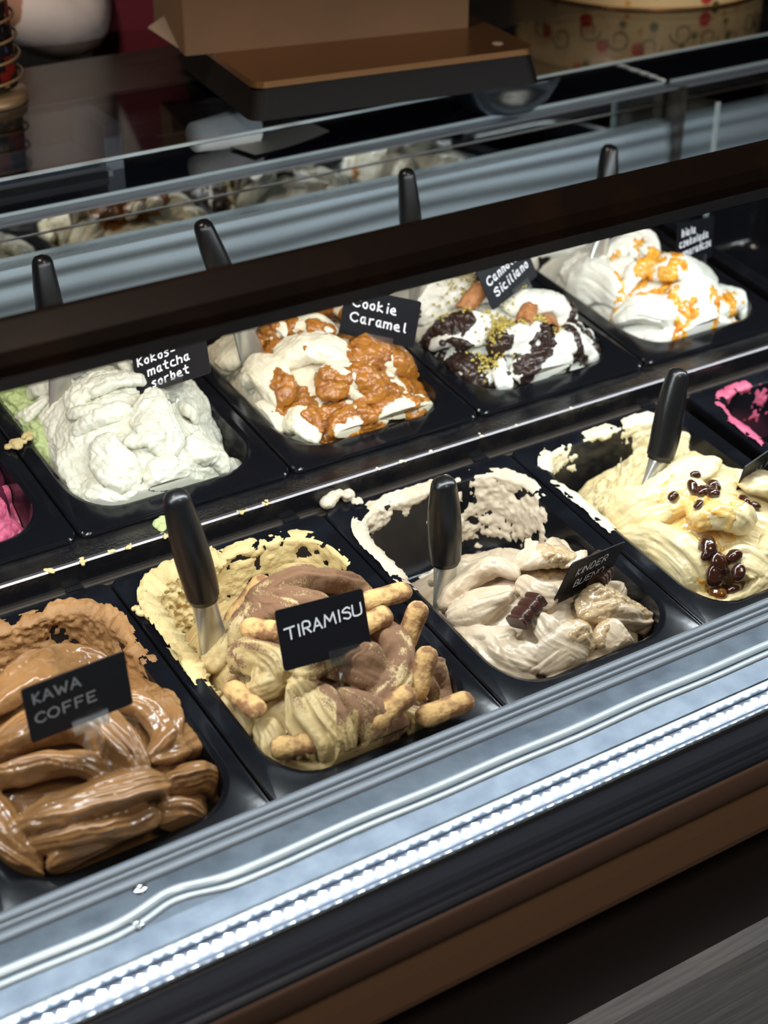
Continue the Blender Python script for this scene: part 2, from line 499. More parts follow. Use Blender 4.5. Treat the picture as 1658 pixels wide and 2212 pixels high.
# ------------------------------------------------------------------ pans
def rr_loop(cx, cy, w, l, r, z, k=8):
    pts = []
    for qx, qy, a0 in ((1, 1, 0), (-1, 1, 90), (-1, -1, 180), (1, -1, 270)):
        for i in range(k + 1):
            a = math.radians(a0 + 90 * i / k)
            pts.append((cx + qx * (w / 2 - r) + r * math.cos(a), cy + qy * (l / 2 - r) + r * math.sin(a), z))
    return pts

PW, PL = 0.2475, 0.358
OPEN = (0.124, -0.1765, 0.214, 0.313, 0.050)          # centre x, centre y, width, length, corner radius
DEPTH = 0.100


def opening_at(z):
    """inner opening (cx, cy, w, l, r) at height z <= 0"""
    t = min(max(-z / DEPTH, 0), 1)
    ins = 0.003 + 0.011 * t + (0.012 * max(0, (t - 0.8) / 0.2) ** 2)
    cx, cy, w, l, r = OPEN
    return cx, cy, w - 2 * ins, l - 2 * ins, max(0.02, r - ins * 0.7)


def build_pan_mesh():
    cx, cy = 0.125, -0.180
    loops = [rr_loop(cx, cy, PW - 0.010, PL - 0.010, 0.010, -0.016), rr_loop(cx, cy, PW - 0.007, PL - 0.007, 0.011, -0.0095),
             rr_loop(cx, cy, PW - 0.004, PL - 0.004, 0.011, -0.0092), rr_loop(cx, cy, PW - 0.002, PL - 0.002, 0.012, -0.0050),
             rr_loop(cx, cy, PW, PL, 0.012, -0.0046),
             rr_loop(cx, cy, PW, PL, 0.012, -0.0012), rr_loop(cx, cy, PW - 0.003, PL - 0.003, 0.012, 0.0004), rr_loop(cx, cy, PW - 0.006, PL - 0.006, 0.012, 0.0002),
             rr_loop(OPEN[0], OPEN[1], OPEN[2] + 0.006, OPEN[3] + 0.006, OPEN[4] + 0.003, 0.0),
             rr_loop(OPEN[0], OPEN[1], OPEN[2] + 0.001, OPEN[3] + 0.001, OPEN[4], -0.0007)]
    for z in (-0.003, -0.02, -0.05, -0.08, -0.09, -0.096, -0.0995):
        c = opening_at(z); loops.append(rr_loop(c[0], c[1], c[2], c[3], c[4], z))
    n = len(loops[0])
    # the front of the rim slopes gently down
    v = [(p[0], p[1], p[2] - 0.145 * max(0.0, -p[1] - 0.300) * (1 if p[2] > -0.012 else 0.5)) for L in loops for p in L]; f = []
    for i in range(len(loops) - 1):
        for k in range(n):
            f.append((i * n + k, i * n + (k + 1) % n, (i + 1) * n + (k + 1) % n, (i + 1) * n + k))
    f.append(tuple(range((len(loops) - 1) * n, len(loops) * n)))
    return mesh_from('gelato_pan', v, f)

pan_mesh = build_pan_mesh()
pan_mesh.materials.append(M['pan'])
pan_mesh.polygons.foreach_set('use_smooth', [True] * len(pan_mesh.polygons))
bm = bmesh.new(); bm.from_mesh(pan_mesh); bmesh.ops.recalc_face_normals(bm, faces=bm.faces); bm.to_mesh(pan_mesh); bm.free()
pan_mesh.set_sharp_from_angle(angle=math.radians(40))

PANS = [('f', -0.25, 'black gelato pan filled with glossy coffee-brown gelato'),
        ('f', 0.0, 'black gelato pan of tiramisu gelato studded with ladyfingers'),
        ('f', 0.25, 'half empty black gelato pan with beige smears on its bare walls'),
        ('f', 0.5, 'black gelato pan of cream gelato with raisins'),
        ('f', 0.77, 'nearly empty black gelato pan smeared with pink'),
        ('b', -0.258, 'black gelato pan of dark berry sorbet with a pink swirl'),
        ('b', -0.008, 'black gelato pan of pale green gelato'),
        ('b', 0.242, 'black gelato pan of cream gelato under caramel sauce'),
        ('b', 0.492, 'black gelato pan of white gelato with chocolate and pistachio'),
        ('b', 0.742, 'black gelato pan of white gelato with orange marmalade'),
        ('b', 1.010, 'clean empty black gelato pan in the rear row'),
        ('f', -0.5, 'black gelato pan before the coffee one, all but hidden')]
for row, x0, lab in PANS[:11]:
    o = bpy.data.objects.new('gelato_pan', pan_mesh); COL.objects.link(o)
    place(o, row, x0)
    tag(o, lab, 'gelato pan', 'black gelato pans in two rows')


# ------------------------------------------------------------------ gelato
def gelato_material(name, c1, c2, rough=0.35, coat=0.2, dust=None, bump=(220, 0.12, 0.0015), sss=0.12):
    m = material(name, srgb(*c1), rough, noise=(26, srgb(*c2), 0.35, 0.7), bump=bump, coat=coat, sss=sss)
    if dust:
        nt = m.node_tree; b = nt.nodes['Principled BSDF']
        at = nt.nodes.new('ShaderNodeAttribute'); at.attribute_name = 'dust'
        n = nt.nodes.new('ShaderNodeTexNoise'); n.inputs['Scale'].default_value = 700; n.inputs['Detail'].default_value = 3
        tc = nt.nodes.new('ShaderNodeTexCoord'); nt.links.new(tc.outputs['Object'], n.inputs['Vector'])
        ad = nt.nodes.new('ShaderNodeMath'); ad.operation = 'MULTIPLY_ADD'; ad.inputs[1].default_value = 1.1; ad.inputs[2].default_value = -0.55
        nt.links.new(n.outputs['Fac'], ad.inputs[0])
        s = nt.nodes.new('ShaderNodeMath'); s.operation = 'ADD'; s.use_clamp = True
        nt.links.new(at.outputs['Fac'], s.inputs[0]); nt.links.new(ad.outputs[0], s.inputs[1])
        r = nt.nodes.new('ShaderNodeMapRange'); r.inputs[1].default_value = 0.30; r.inputs[2].default_value = 0.62
        nt.links.new(s.outputs[0], r.inputs[0])
        mx = nt.nodes.new('ShaderNodeMix'); mx.data_type = 'RGBA'
        src = b.inputs['Base Color'].links[0].from_socket
        nt.links.new(r.outputs[0], mx.inputs[0]); nt.links.new(src, mx.inputs[6])
        mx.inputs[7].default_value = srgb(*dust)
        nt.links.new(mx.outputs[2], b.inputs['Base Color'])
        rr = nt.nodes.new('ShaderNodeMapRange'); rr.inputs[3].default_value = rough; rr.inputs[4].default_value = 0.85
        nt.links.new(r.outputs[0], rr.inputs[0]); nt.links.new(rr.outputs[0], b.inputs['Roughness'])
    return m


def swath_data(pts, w, th, ridges, amp, lift, dome, seed):
    """one spatula stroke: a fluted, tapering ribbon lying on the mound (metres)"""
    P = np.array(pts, float) / 1000.0
    P[:, 1] = np.maximum(P[:, 1], -0.331 + 0.55 * w / 1000)
    P[:, 0] = np.clip(P[:, 0], 0.018 + 0.4 * w / 1000, 0.230 - 0.4 * w / 1000)
    n, seg = 44, 56
    C = spline(P, n)
    rs = np.random.RandomState(seed)
    cx, cy, rx, ry, hc, he = dome
    T = np.gradient(C, axis=0); T /= np.linalg.norm(T, axis=1)[:, None] + 1e-9
    gx = 2 * (hc - he) * (C[:, 0] - cx) / rx ** 2; gy = 2 * (hc - he) * (C[:, 1] - cy) / ry ** 2
    N = np.stack([gx, gy, np.ones(n)], 1); N /= np.linalg.norm(N, axis=1)[:, None]
    N = N - (N * T).sum(1)[:, None] * T; N /= np.linalg.norm(N, axis=1)[:, None] + 1e-9
    B = np.cross(T, N)
    t = np.linspace(0, 1, n)
    blunt = 0.6 + rs.rand() * 0.4
    tap = np.clip(1 - (1 - t) ** (5 * blunt), 0, 1) ** 0.5 * np.clip(1 - t ** (3.2 / blunt), 0, 1) ** 0.55
    tap = np.maximum(tap / tap.max(), 0.04)
    wid = w / 1000 * tap * (1 + 0.15 * np.sin(t * 5 + rs.rand() * 6))
    hgt = th / 1000 * tap * 0.92
    tw = 0.34 * np.sin(t * 3.1 + rs.rand() * 6)
    C = C + N * (lift / 1000.0) * tap[:, None]
    ph = rs.rand() * 6; ph2 = rs.rand() * 6
    skew = (0.25 + 0.45 * rs.rand()) * (1 if rs.rand() > 0.5 else -1)
    a = np.linspace(0, 2 * math.pi, seg, endpoint=False)
    ca = np.sign(np.cos(a)) * np.abs(np.cos(a)) ** 0.85; sa = np.sign(np.sin(a)) * np.abs(np.sin(a)) ** 0.9
    v = []
    for i in range(n):
        s = (ca + 1) * 0.5
        s = s + 0.10 * np.sin(2 * math.pi * s + ph2 + 1.2 * t[i]) + 0.05 * np.sin(t[i] * 5 + ph)
        rd = np.abs(np.sin(ridges * math.pi * s + ph))
        ra = 1.3 * amp * (0.65 + 0.35 * math.sin(t[i] * 4 + ph2))
        up = np.where(sa > 0, 1 + ra * (rd - 0.55) * np.minimum(1, sa * 2.2), 0.8)
        up = up * (1 + skew * ca * (sa > 0))
        x = wid[i] * ca * (1 + 0.10 * ra * rd); y = hgt[i] * sa * up
        cr, sr = math.cos(tw[i]), math.sin(tw[i])
        v.append(C[i] + np.outer(x * cr - y * sr, B[i]) + np.outer(x * sr + y * cr, N[i]))
    v = np.concatenate(v); f = []
    v = v + 0.0050 * np.stack([fbm(v, 32, 2, seed), fbm(v, 32, 2, seed + 40), fbm(v, 32, 2, seed + 80)], 1)
    for i in range(n - 1):
        for k in range(seg):
            f.append((i * seg + k, i * seg + (k + 1) % seg, (i + 1) * seg + (k + 1) % seg, (i + 1) * seg + k))
    f.append(tuple(range(seg))[::-1]); f.append(tuple(range((n - 1) * seg, n * seg)))
    return v, f, C, T, B


def rr_sdf(x, y, cx, cy, w, l, r):
    qx = np.abs(x - cx) - (w / 2 - r); qy = np.abs(y - cy) - (l / 2 - r)
    return np.hypot(np.maximum(qx, 0), np.maximum(qy, 0)) + np.minimum(np.maximum(qx, qy), 0) - r


def base_data(dome, floor_h, drop):
    """closed slab under the strokes: the mound itself"""
    cx, cy, rx, ry, hc, he = dome
    nx, ny = 60, 84
    X = np.linspace(0.020, 0.228, nx); Y = np.linspace(-0.331, -0.022, ny)
    gx, gy = np.meshgrid(X, Y, indexing='ij')
    d2 = ((gx - cx) / rx) ** 2 + ((gy - cy) / ry) ** 2
    h = np.maximum(floor_h, he + (hc - he) * (1 - d2) - drop)
    sd = rr_sdf(gx, gy, OPEN[0], OPEN[1], OPEN[2], OPEN[3], OPEN[4])
    h = h - 0.055 * smooth01(1 + sd / 0.024)
    h = np.maximum(h, -0.112)
    h = h + 0.004 * vnoise(np.stack([gx.ravel(), gy.ravel(), 0 * gx.ravel()], 1), 45, 3).reshape(gx.shape)
    top = np.stack([gx.ravel(), gy.ravel(), h.ravel()], 1)
    bot = top.copy(); bot[:, 2] = -0.118
    v = np.concatenate([top, bot]); n = nx * ny; f = []
    idx = lambda i, k: i * ny + k
    for i in range(nx - 1):
        for k in range(ny - 1):
            f.append((idx(i, k), idx(i + 1, k), idx(i + 1, k + 1), idx(i, k + 1)))
            f.append((n + idx(i, k), n + idx(i, k + 1), n + idx(i + 1, k + 1), n + idx(i + 1, k)))
    ring = [idx(i, 0) for i in range(nx)] + [idx(nx - 1, k) for k in range(1, ny)] + [idx(i, ny - 1) for i in range(nx - 2, -1, -1)] + [idx(0, k) for k in range(ny - 2, 0, -1)]
    for a, b in zip(ring, ring[1:] + ring[:1]):
        f.append((a, n + a, n + b, b))
    return v, f


def ball_data(c, r, seed=0, seg=14):
    v = []; f = []
    rs = np.random.RandomState(seed)
    k = rs.rand(3) * 0.4 + 0.8
    for i in range(seg // 2 + 1):
        th = math.pi * i / (seg // 2)
        for j in range(seg):
            a = 2 * math.pi * j / seg
            v.append((c[0] + r * k[0] * math.sin(th) * math.cos(a), c[1] + r * k[1] * math.sin(th) * math.sin(a), c[2] + r * k[2] * math.cos(th)))
    for i in range(seg // 2):
        for j in range(seg):
            f.append((i * seg + j, (i + 1) * seg + j, (i + 1) * seg + (j + 1) % seg, i * seg + (j + 1) % seg))
    return np.array(v), f


def remesh(v, f, voxel):
    me = mesh_from('tmp', v, f)
    o = bpy.data.objects.new('tmp', me); COL.objects.link(o)
    md = o.modifiers.new('r', 'REMESH'); md.mode = 'VOXEL'; md.voxel_size = voxel; md.adaptivity = 0.0
    dg = bpy.context.evaluated_depsgraph_get()
    out = bpy.data.meshes.new_from_object(o.evaluated_get(dg))
    bpy.data.objects.remove(o); bpy.data.meshes.remove(me)
    return out


def co(me):
    a = np.empty(len(me.vertices) * 3, np.float32); me.vertices.foreach_get('co', a)
    return a.reshape(-1, 3).astype(float)


def nrm(me):
    a = np.empty(len(me.vertices) * 3, np.float32); me.vertex_normals.foreach_get('vector', a)
    return a.reshape(-1, 3).astype(float)


class Gelato:
    pass


def random_strokes(dome, count, seed, size=1.0):
    """small extra flakes and dabs over the mound"""
    rs = np.random.RandomState(seed)
    cx, cy, rx, ry, hc, he = dome
    out = []
    while len(out) < count:
        x = cx + (rs.rand() - 0.5) * 2 * rx * 0.8; y = cy - ry * 0.75 + rs.rand() * ry * 1.5
        d = ((x - cx) / rx) ** 2 + ((y - cy) / ry) ** 2
        if d > 0.75 or not (0.03 < x < 0.22 and -0.325 < y < -0.03):
            continue
        a = rs.rand() * 6.28; L = (0.014 + 0.016 * rs.rand()) * size; bend = (rs.rand() - 0.5) * 0.02
        pts = []
        for t in (-1, 0, 1):
            px = x + math.cos(a) * L * t - math.sin(a) * bend * (1 - t * t); py = y + math.sin(a) * L * t + math.cos(a) * bend * (1 - t * t)
            h = he + (hc - he) * max(0, 1 - ((px - cx) / rx) ** 2 - ((py - cy) / ry) ** 2)
            pts.append((px * 1000, py * 1000, h * 1000))
        out.append((pts, (6 + 6 * rs.rand()) * size, (6 + 4 * rs.rand()) * size, 2 + rs.randint(3), 0.45, 5 + 4 * rs.rand()))
    return out


def build_gelato(key, row, x0, dome, floor_h, drop, swaths, mat, label, voxel=0.0013, rough=(), balls=(), noise_amp=0.0009, seed=1, drag=0.0012, extra=0, torn=0.0, flat=1.0):
    V = []; F = []; off = 0; CL = []; TL = []; BL = []
    for k, s in enumerate(list(swaths) + random_strokes(dome, extra, seed + 300)):
        s = (s[0], s[1], s[2] * flat) + tuple(s[3:])
        v, f, C_, T_, B_ = swath_data(*s, dome=dome, seed=seed * 50 + k)
        CL.append(C_[::2]); TL.append(T_[::2]); BL.append(B_[::2])
        V.append(v); F += [tuple(a + off for a in q) for q in f]; off += len(v)
    v, f = base_data(dome, floor_h, drop)
    V.append(v); F += [tuple(a + off for a in q) for q in f]; off += len(v)
    me = remesh(np.concatenate(V), F, voxel)
    P = co(me); N = nrm(me)
    d = noise_amp * fbm(P, 110, 3, seed)
    # fine drag lines along the nearest stroke
    CL = np.concatenate(CL); TL = np.concatenate(TL); BL = np.concatenate(BL)
    near = np.empty(len(P), int)
    for a in range(0, len(P), 20000):
        q = P[a:a + 20000]
        near[a:a + 20000] = np.argmin((q ** 2).sum(1)[:, None] - 2 * q @ CL.T + (CL ** 2).sum(1)[None], 1)
    rel = P - CL[near]
    u = (P * TL[near]).sum(1); w = (rel * BL[near]).sum(1)
    streak = fbm(np.stack([u * 0.12, w, near * 0.0], 1), 260, 3, seed + 2)
    d = d + drag * streak
    if torn:
        d = d + torn * (0.45 - np.abs(fbm(P, 55, 4, seed + 9))) * 2 + torn * 0.55 * (0.4 - np.abs(fbm(P, 130, 3, seed + 19))) * 2
    for (cx, cy, r, amp, fr) in rough:
        wgt = smooth01(1.4 - np.hypot(P[:, 0] - cx, P[:, 1] - cy) / r)
        d = d + wgt * amp * (fbm(P, fr, 4, seed + 5) + 0.25)
    P = P + N * d[:, None]
    # stay inside the pan below the rim
    for zlo in (1,):
        z = P[:, 2]
        t = np.clip(-z / DEPTH, 0, 1)
        ins = 0.0036 + 0.011 * t + 0.012 * np.maximum(0, (t - 0.8) / 0.2) ** 2
        cx, cy, w, l, r = OPEN
        wv, lv, rv = w - 2 * ins, l - 2 * ins, np.maximum(0.02, r - ins * 0.7)
        for it in range(3):
            sd = rr_sdf(P[:, 0], P[:, 1], cx, cy, wv, lv, rv)
            e = 1e-4
            gx = (rr_sdf(P[:, 0] + e, P[:, 1], cx, cy, wv, lv, rv) - sd) / e
            gy = (rr_sdf(P[:, 0], P[:, 1] + e, cx, cy, wv, lv, rv) - sd) / e
            push = np.where(z < 0.004, np.maximum(sd, 0), np.maximum(sd - (z - 0.004) * 0.8, 0))
            P[:, 0] -= gx * push; P[:, 1] -= gy * push
    P[:, 2] = np.maximum(P[:, 2], -0.0985)
    me.vertices.foreach_set('co', P.astype(np.float32).ravel())
    at = me.attributes.new('streak', 'FLOAT', 'POINT'); at.data.foreach_set('value', streak.astype(np.float32))
    # drop the hidden underside
    bm = bmesh.new(); bm.from_mesh(me)
    dead = [fc for fc in bm.faces if all(vv.co.z < -0.094 for vv in fc.verts)]
    bmesh.ops.delete(bm, geom=dead, context='FACES')
    bm.to_mesh(me); bm.free()
    me.update()
    o = link('gelato', me, mat, None, True)
    me.materials.clear(); me.materials.append(mat)
    place(o, row, x0)
    tag(o, label, 'gelato')
    g = Gelato(); g.o = o; g.streak = np.empty(len(me.vertices), np.float32); me.attributes['streak'].data.foreach_get('value', g.streak); g.me = me; g.P = co(me); g.N = nrm(me); g.row = row; g.x0 = x0; g.key = key
    return g


def surf(g, x, y, r=0.0022):
    """top of the gelato at local (x, y): point and normal"""
    m = (np.abs(g.P[:, 0] - x) < r) & (np.abs(g.P[:, 1] - y) < r)
    if not m.any():
        return np.array([x, y, -0.05]), np.array([0, 0, 1.0])
    i = np.where(m)[0]; k = i[np.argmax(g.P[i, 2])]
    n = g.N[i][g.P[i, 2] > g.P[k, 2] - 0.004].mean(0)
    return np.array([x, y, g.P[k, 2]]), n / (np.linalg.norm(n) + 1e-9)


def add_sauce(g, name, mat, field, thick, label=None):
    """a poured layer: the gelato's own skin lifted where field > 0, thinning to nothing at its edge"""
    t = smooth01(field * 3.0)
    keep = field > 0.0
    nf = len(g.me.polygons)
    lv = np.empty(len(g.me.loops), np.int32); g.me.loops.foreach_get('vertex_index', lv)
    st = np.empty(nf, np.int32); g.me.polygons.foreach_get('loop_start', st)
    tot = np.empty(nf, np.int32); g.me.polygons.foreach_get('loop_total', tot)
    faces = []
    q = tot == 4
    Q = lv[st[q][:, None] + np.arange(4)]
    Q = Q[keep[Q].any(1)]
    used, inv = np.unique(Q, return_inverse=True)
    Q = inv.reshape(Q.shape)
    lumps = 0.65 + 0.9 * np.clip(fbm(g.P[used], 190, 3, 33) + 0.25, 0, 1)
    lift = np.where(keep[used], t[used] * thick * lumps, -0.0008)
    P = g.P[used] + g.N[used] * lift[:, None]
    me = mesh_from(name, P.tolist(), Q.tolist())
    o = link(name, me, mat, g.o, True)
    if label:
        o['label'] = label
    return o


def patches(g, spots, warp=0.010, wf=60, seed=0):
    """field that is > 0 inside warped ellipses (x, y, rx, ry, angle) in mm, combined by max"""
    X = g.P.copy()
    wx = fbm(X, wf, 3, seed) * warp; wy = fbm(X, wf, 3, seed + 9) * warp
    out = np.full(len(X), -1.0)
    for s in spots:
        x, y, rx, ry = [q / 1000 for q in s[:4]]; a = math.radians(s[4] if len(s) > 4 else 0)
        dx = X[:, 0] + wx - x; dy = X[:, 1] + wy - y
        u = dx * math.cos(a) + dy * math.sin(a); w = -dx * math.sin(a) + dy * math.cos(a)
        out = np.maximum(out, 1 - np.hypot(u / rx, w / ry))
    return out


def resample(loop, n):
    L = np.array(loop); L = np.vstack([L, L[:1]])
    s = np.concatenate([[0], np.cumsum(np.linalg.norm(np.diff(L, axis=0), axis=1))])
    t = np.linspace(0, s[-1], n, endpoint=False)
    return np.stack([np.interp(t, s, L[:, k]) for k in range(3)], 1)


def wall_smear(parent, row, x0, spots, mat, thick, thr, seed, zlow=-0.097, rim=True, label=None, freq=70):
    """gelato left on a pan's walls, floor and rim: thin lumps with ragged outlines"""
    n = 420
    zs = list(np.linspace(zlow, -0.0012, 56))
    rows = []; nor = []
    for z in zs:
        c = opening_at(z)
        L = resample(rr_loop(c[0], c[1], c[2] - 0.0004, c[3] - 0.0004, c[4], z, 10), n); rows.append(L)
        d = np.roll(L, -1, 0) - np.roll(L, 1, 0)
        q = np.stack([-d[:, 1], d[:, 0], np.full(n, 0.0)], 1); q /= np.linalg.norm(q, axis=1)[:, None]
        q[:, 2] = 0.15
        nor.append(q)
    if rim:
        for grow, z in ((0.0006, -0.0004), (0.0025, 0.0003), (0.0045, 0.0003), (0.0065, 0.0003), (0.0085, 0.0003), (0.0105, 0.0003)):
            L = resample(rr_loop(OPEN[0], OPEN[1], OPEN[2] + 2 * grow, OPEN[3] + 2 * grow, OPEN[4] + grow, z, 10), n); rows.append(L)
            nor.append(np.tile([0, 0, 1.0], (n, 1)))
    P = np.concatenate(rows); N = np.concatenate(nor)
    fl = np.full(len(P), -1.0)
    W = P + 0.010 * np.stack([fbm(P, 50, 3, seed), fbm(P, 50, 3, seed + 3), fbm(P, 50, 3, seed + 6)], 1)
    for s in spots:
        x, y, z, r = [q / 1000 for q in s[:4]]
        fl = np.maximum(fl, 1 - np.linalg.norm((W - np.array([x, y, z])) / np.array([r, r, r * (s[4] if len(s) > 4 else 1)]), axis=1))
    tex = fbm(P, freq, 4, seed + 11)
    field = fl * 1.2 + tex * 1.1 - thr
    keep = (field > 0) & (fl > -0.5)
    m = len(rows); idx = np.arange(m * n).reshape(m, n)
    Q = np.stack([idx[:-1], np.roll(idx, -1, 1)[:-1], np.roll(idx, -1, 1)[1:], idx[1:]], -1).reshape(-1, 4)
    Q = Q[keep[Q].any(1)]
    used, inv = np.unique(Q, return_inverse=True)
    lump = 0.6 + 0.9 * np.clip(fbm(P, 240, 3, seed + 20) + 0.3, 0, 1)
    lift = np.where(keep[used], smooth01(field[used] * 2.2) * thick * lump[used], -0.0006)
    me = mesh_from('gelato_smear', (P[used] + N[used] * lift[:, None]).tolist(), inv.reshape(Q.shape).tolist())
    o = link('gelato_smear', me, mat, parent, True)
    if parent is None:
        place(o, row, x0)
    if label:
        o['label'] = label
    return o


def floor_smear(parent, spots, mat, thick, thr, seed):
    nx, ny = 110, 160
    X = np.linspace(0.034, 0.214, nx); Y = np.linspace(-0.315, -0.038, ny)
    gx, gy = np.meshgrid(X, Y, indexing='ij')
    P = np.stack([gx.ravel(), gy.ravel(), np.full(gx.size, -0.0993)], 1)
    W = P + 0.010 * np.stack([fbm(P, 45, 3, seed), fbm(P, 45, 3, seed + 3), 0 * P[:, 0]], 1)
    fl = np.full(len(P), -1.0)
    for s in spots:
        fl = np.maximum(fl, 1 - np.hypot((W[:, 0] - s[0] / 1000) / (s[2] / 1000), (W[:, 1] - s[1] / 1000) / (s[3] / 1000)))
    field = fl * 1.2 + fbm(P, 60, 4, seed + 7) * 0.9 - thr
    keep = field > 0
    idx = np.arange(nx * ny).reshape(nx, ny)
    Q = np.stack([idx[:-1, :-1], idx[1:, :-1], idx[1:, 1:], idx[:-1, 1:]], -1).reshape(-1, 4)
    Q = Q[keep[Q].any(1)]
    used, inv = np.unique(Q, return_inverse=True)
    P[:, 2] += np.where(keep, smooth01(field * 2) * thick * (0.7 + 0.6 * fbm(P, 160, 3, seed + 2)), -0.0006)
    me = mesh_from('gelato_smear', P[used].tolist(), inv.reshape(Q.shape).tolist())
    return link('gelato_smear', me, mat, parent, True)

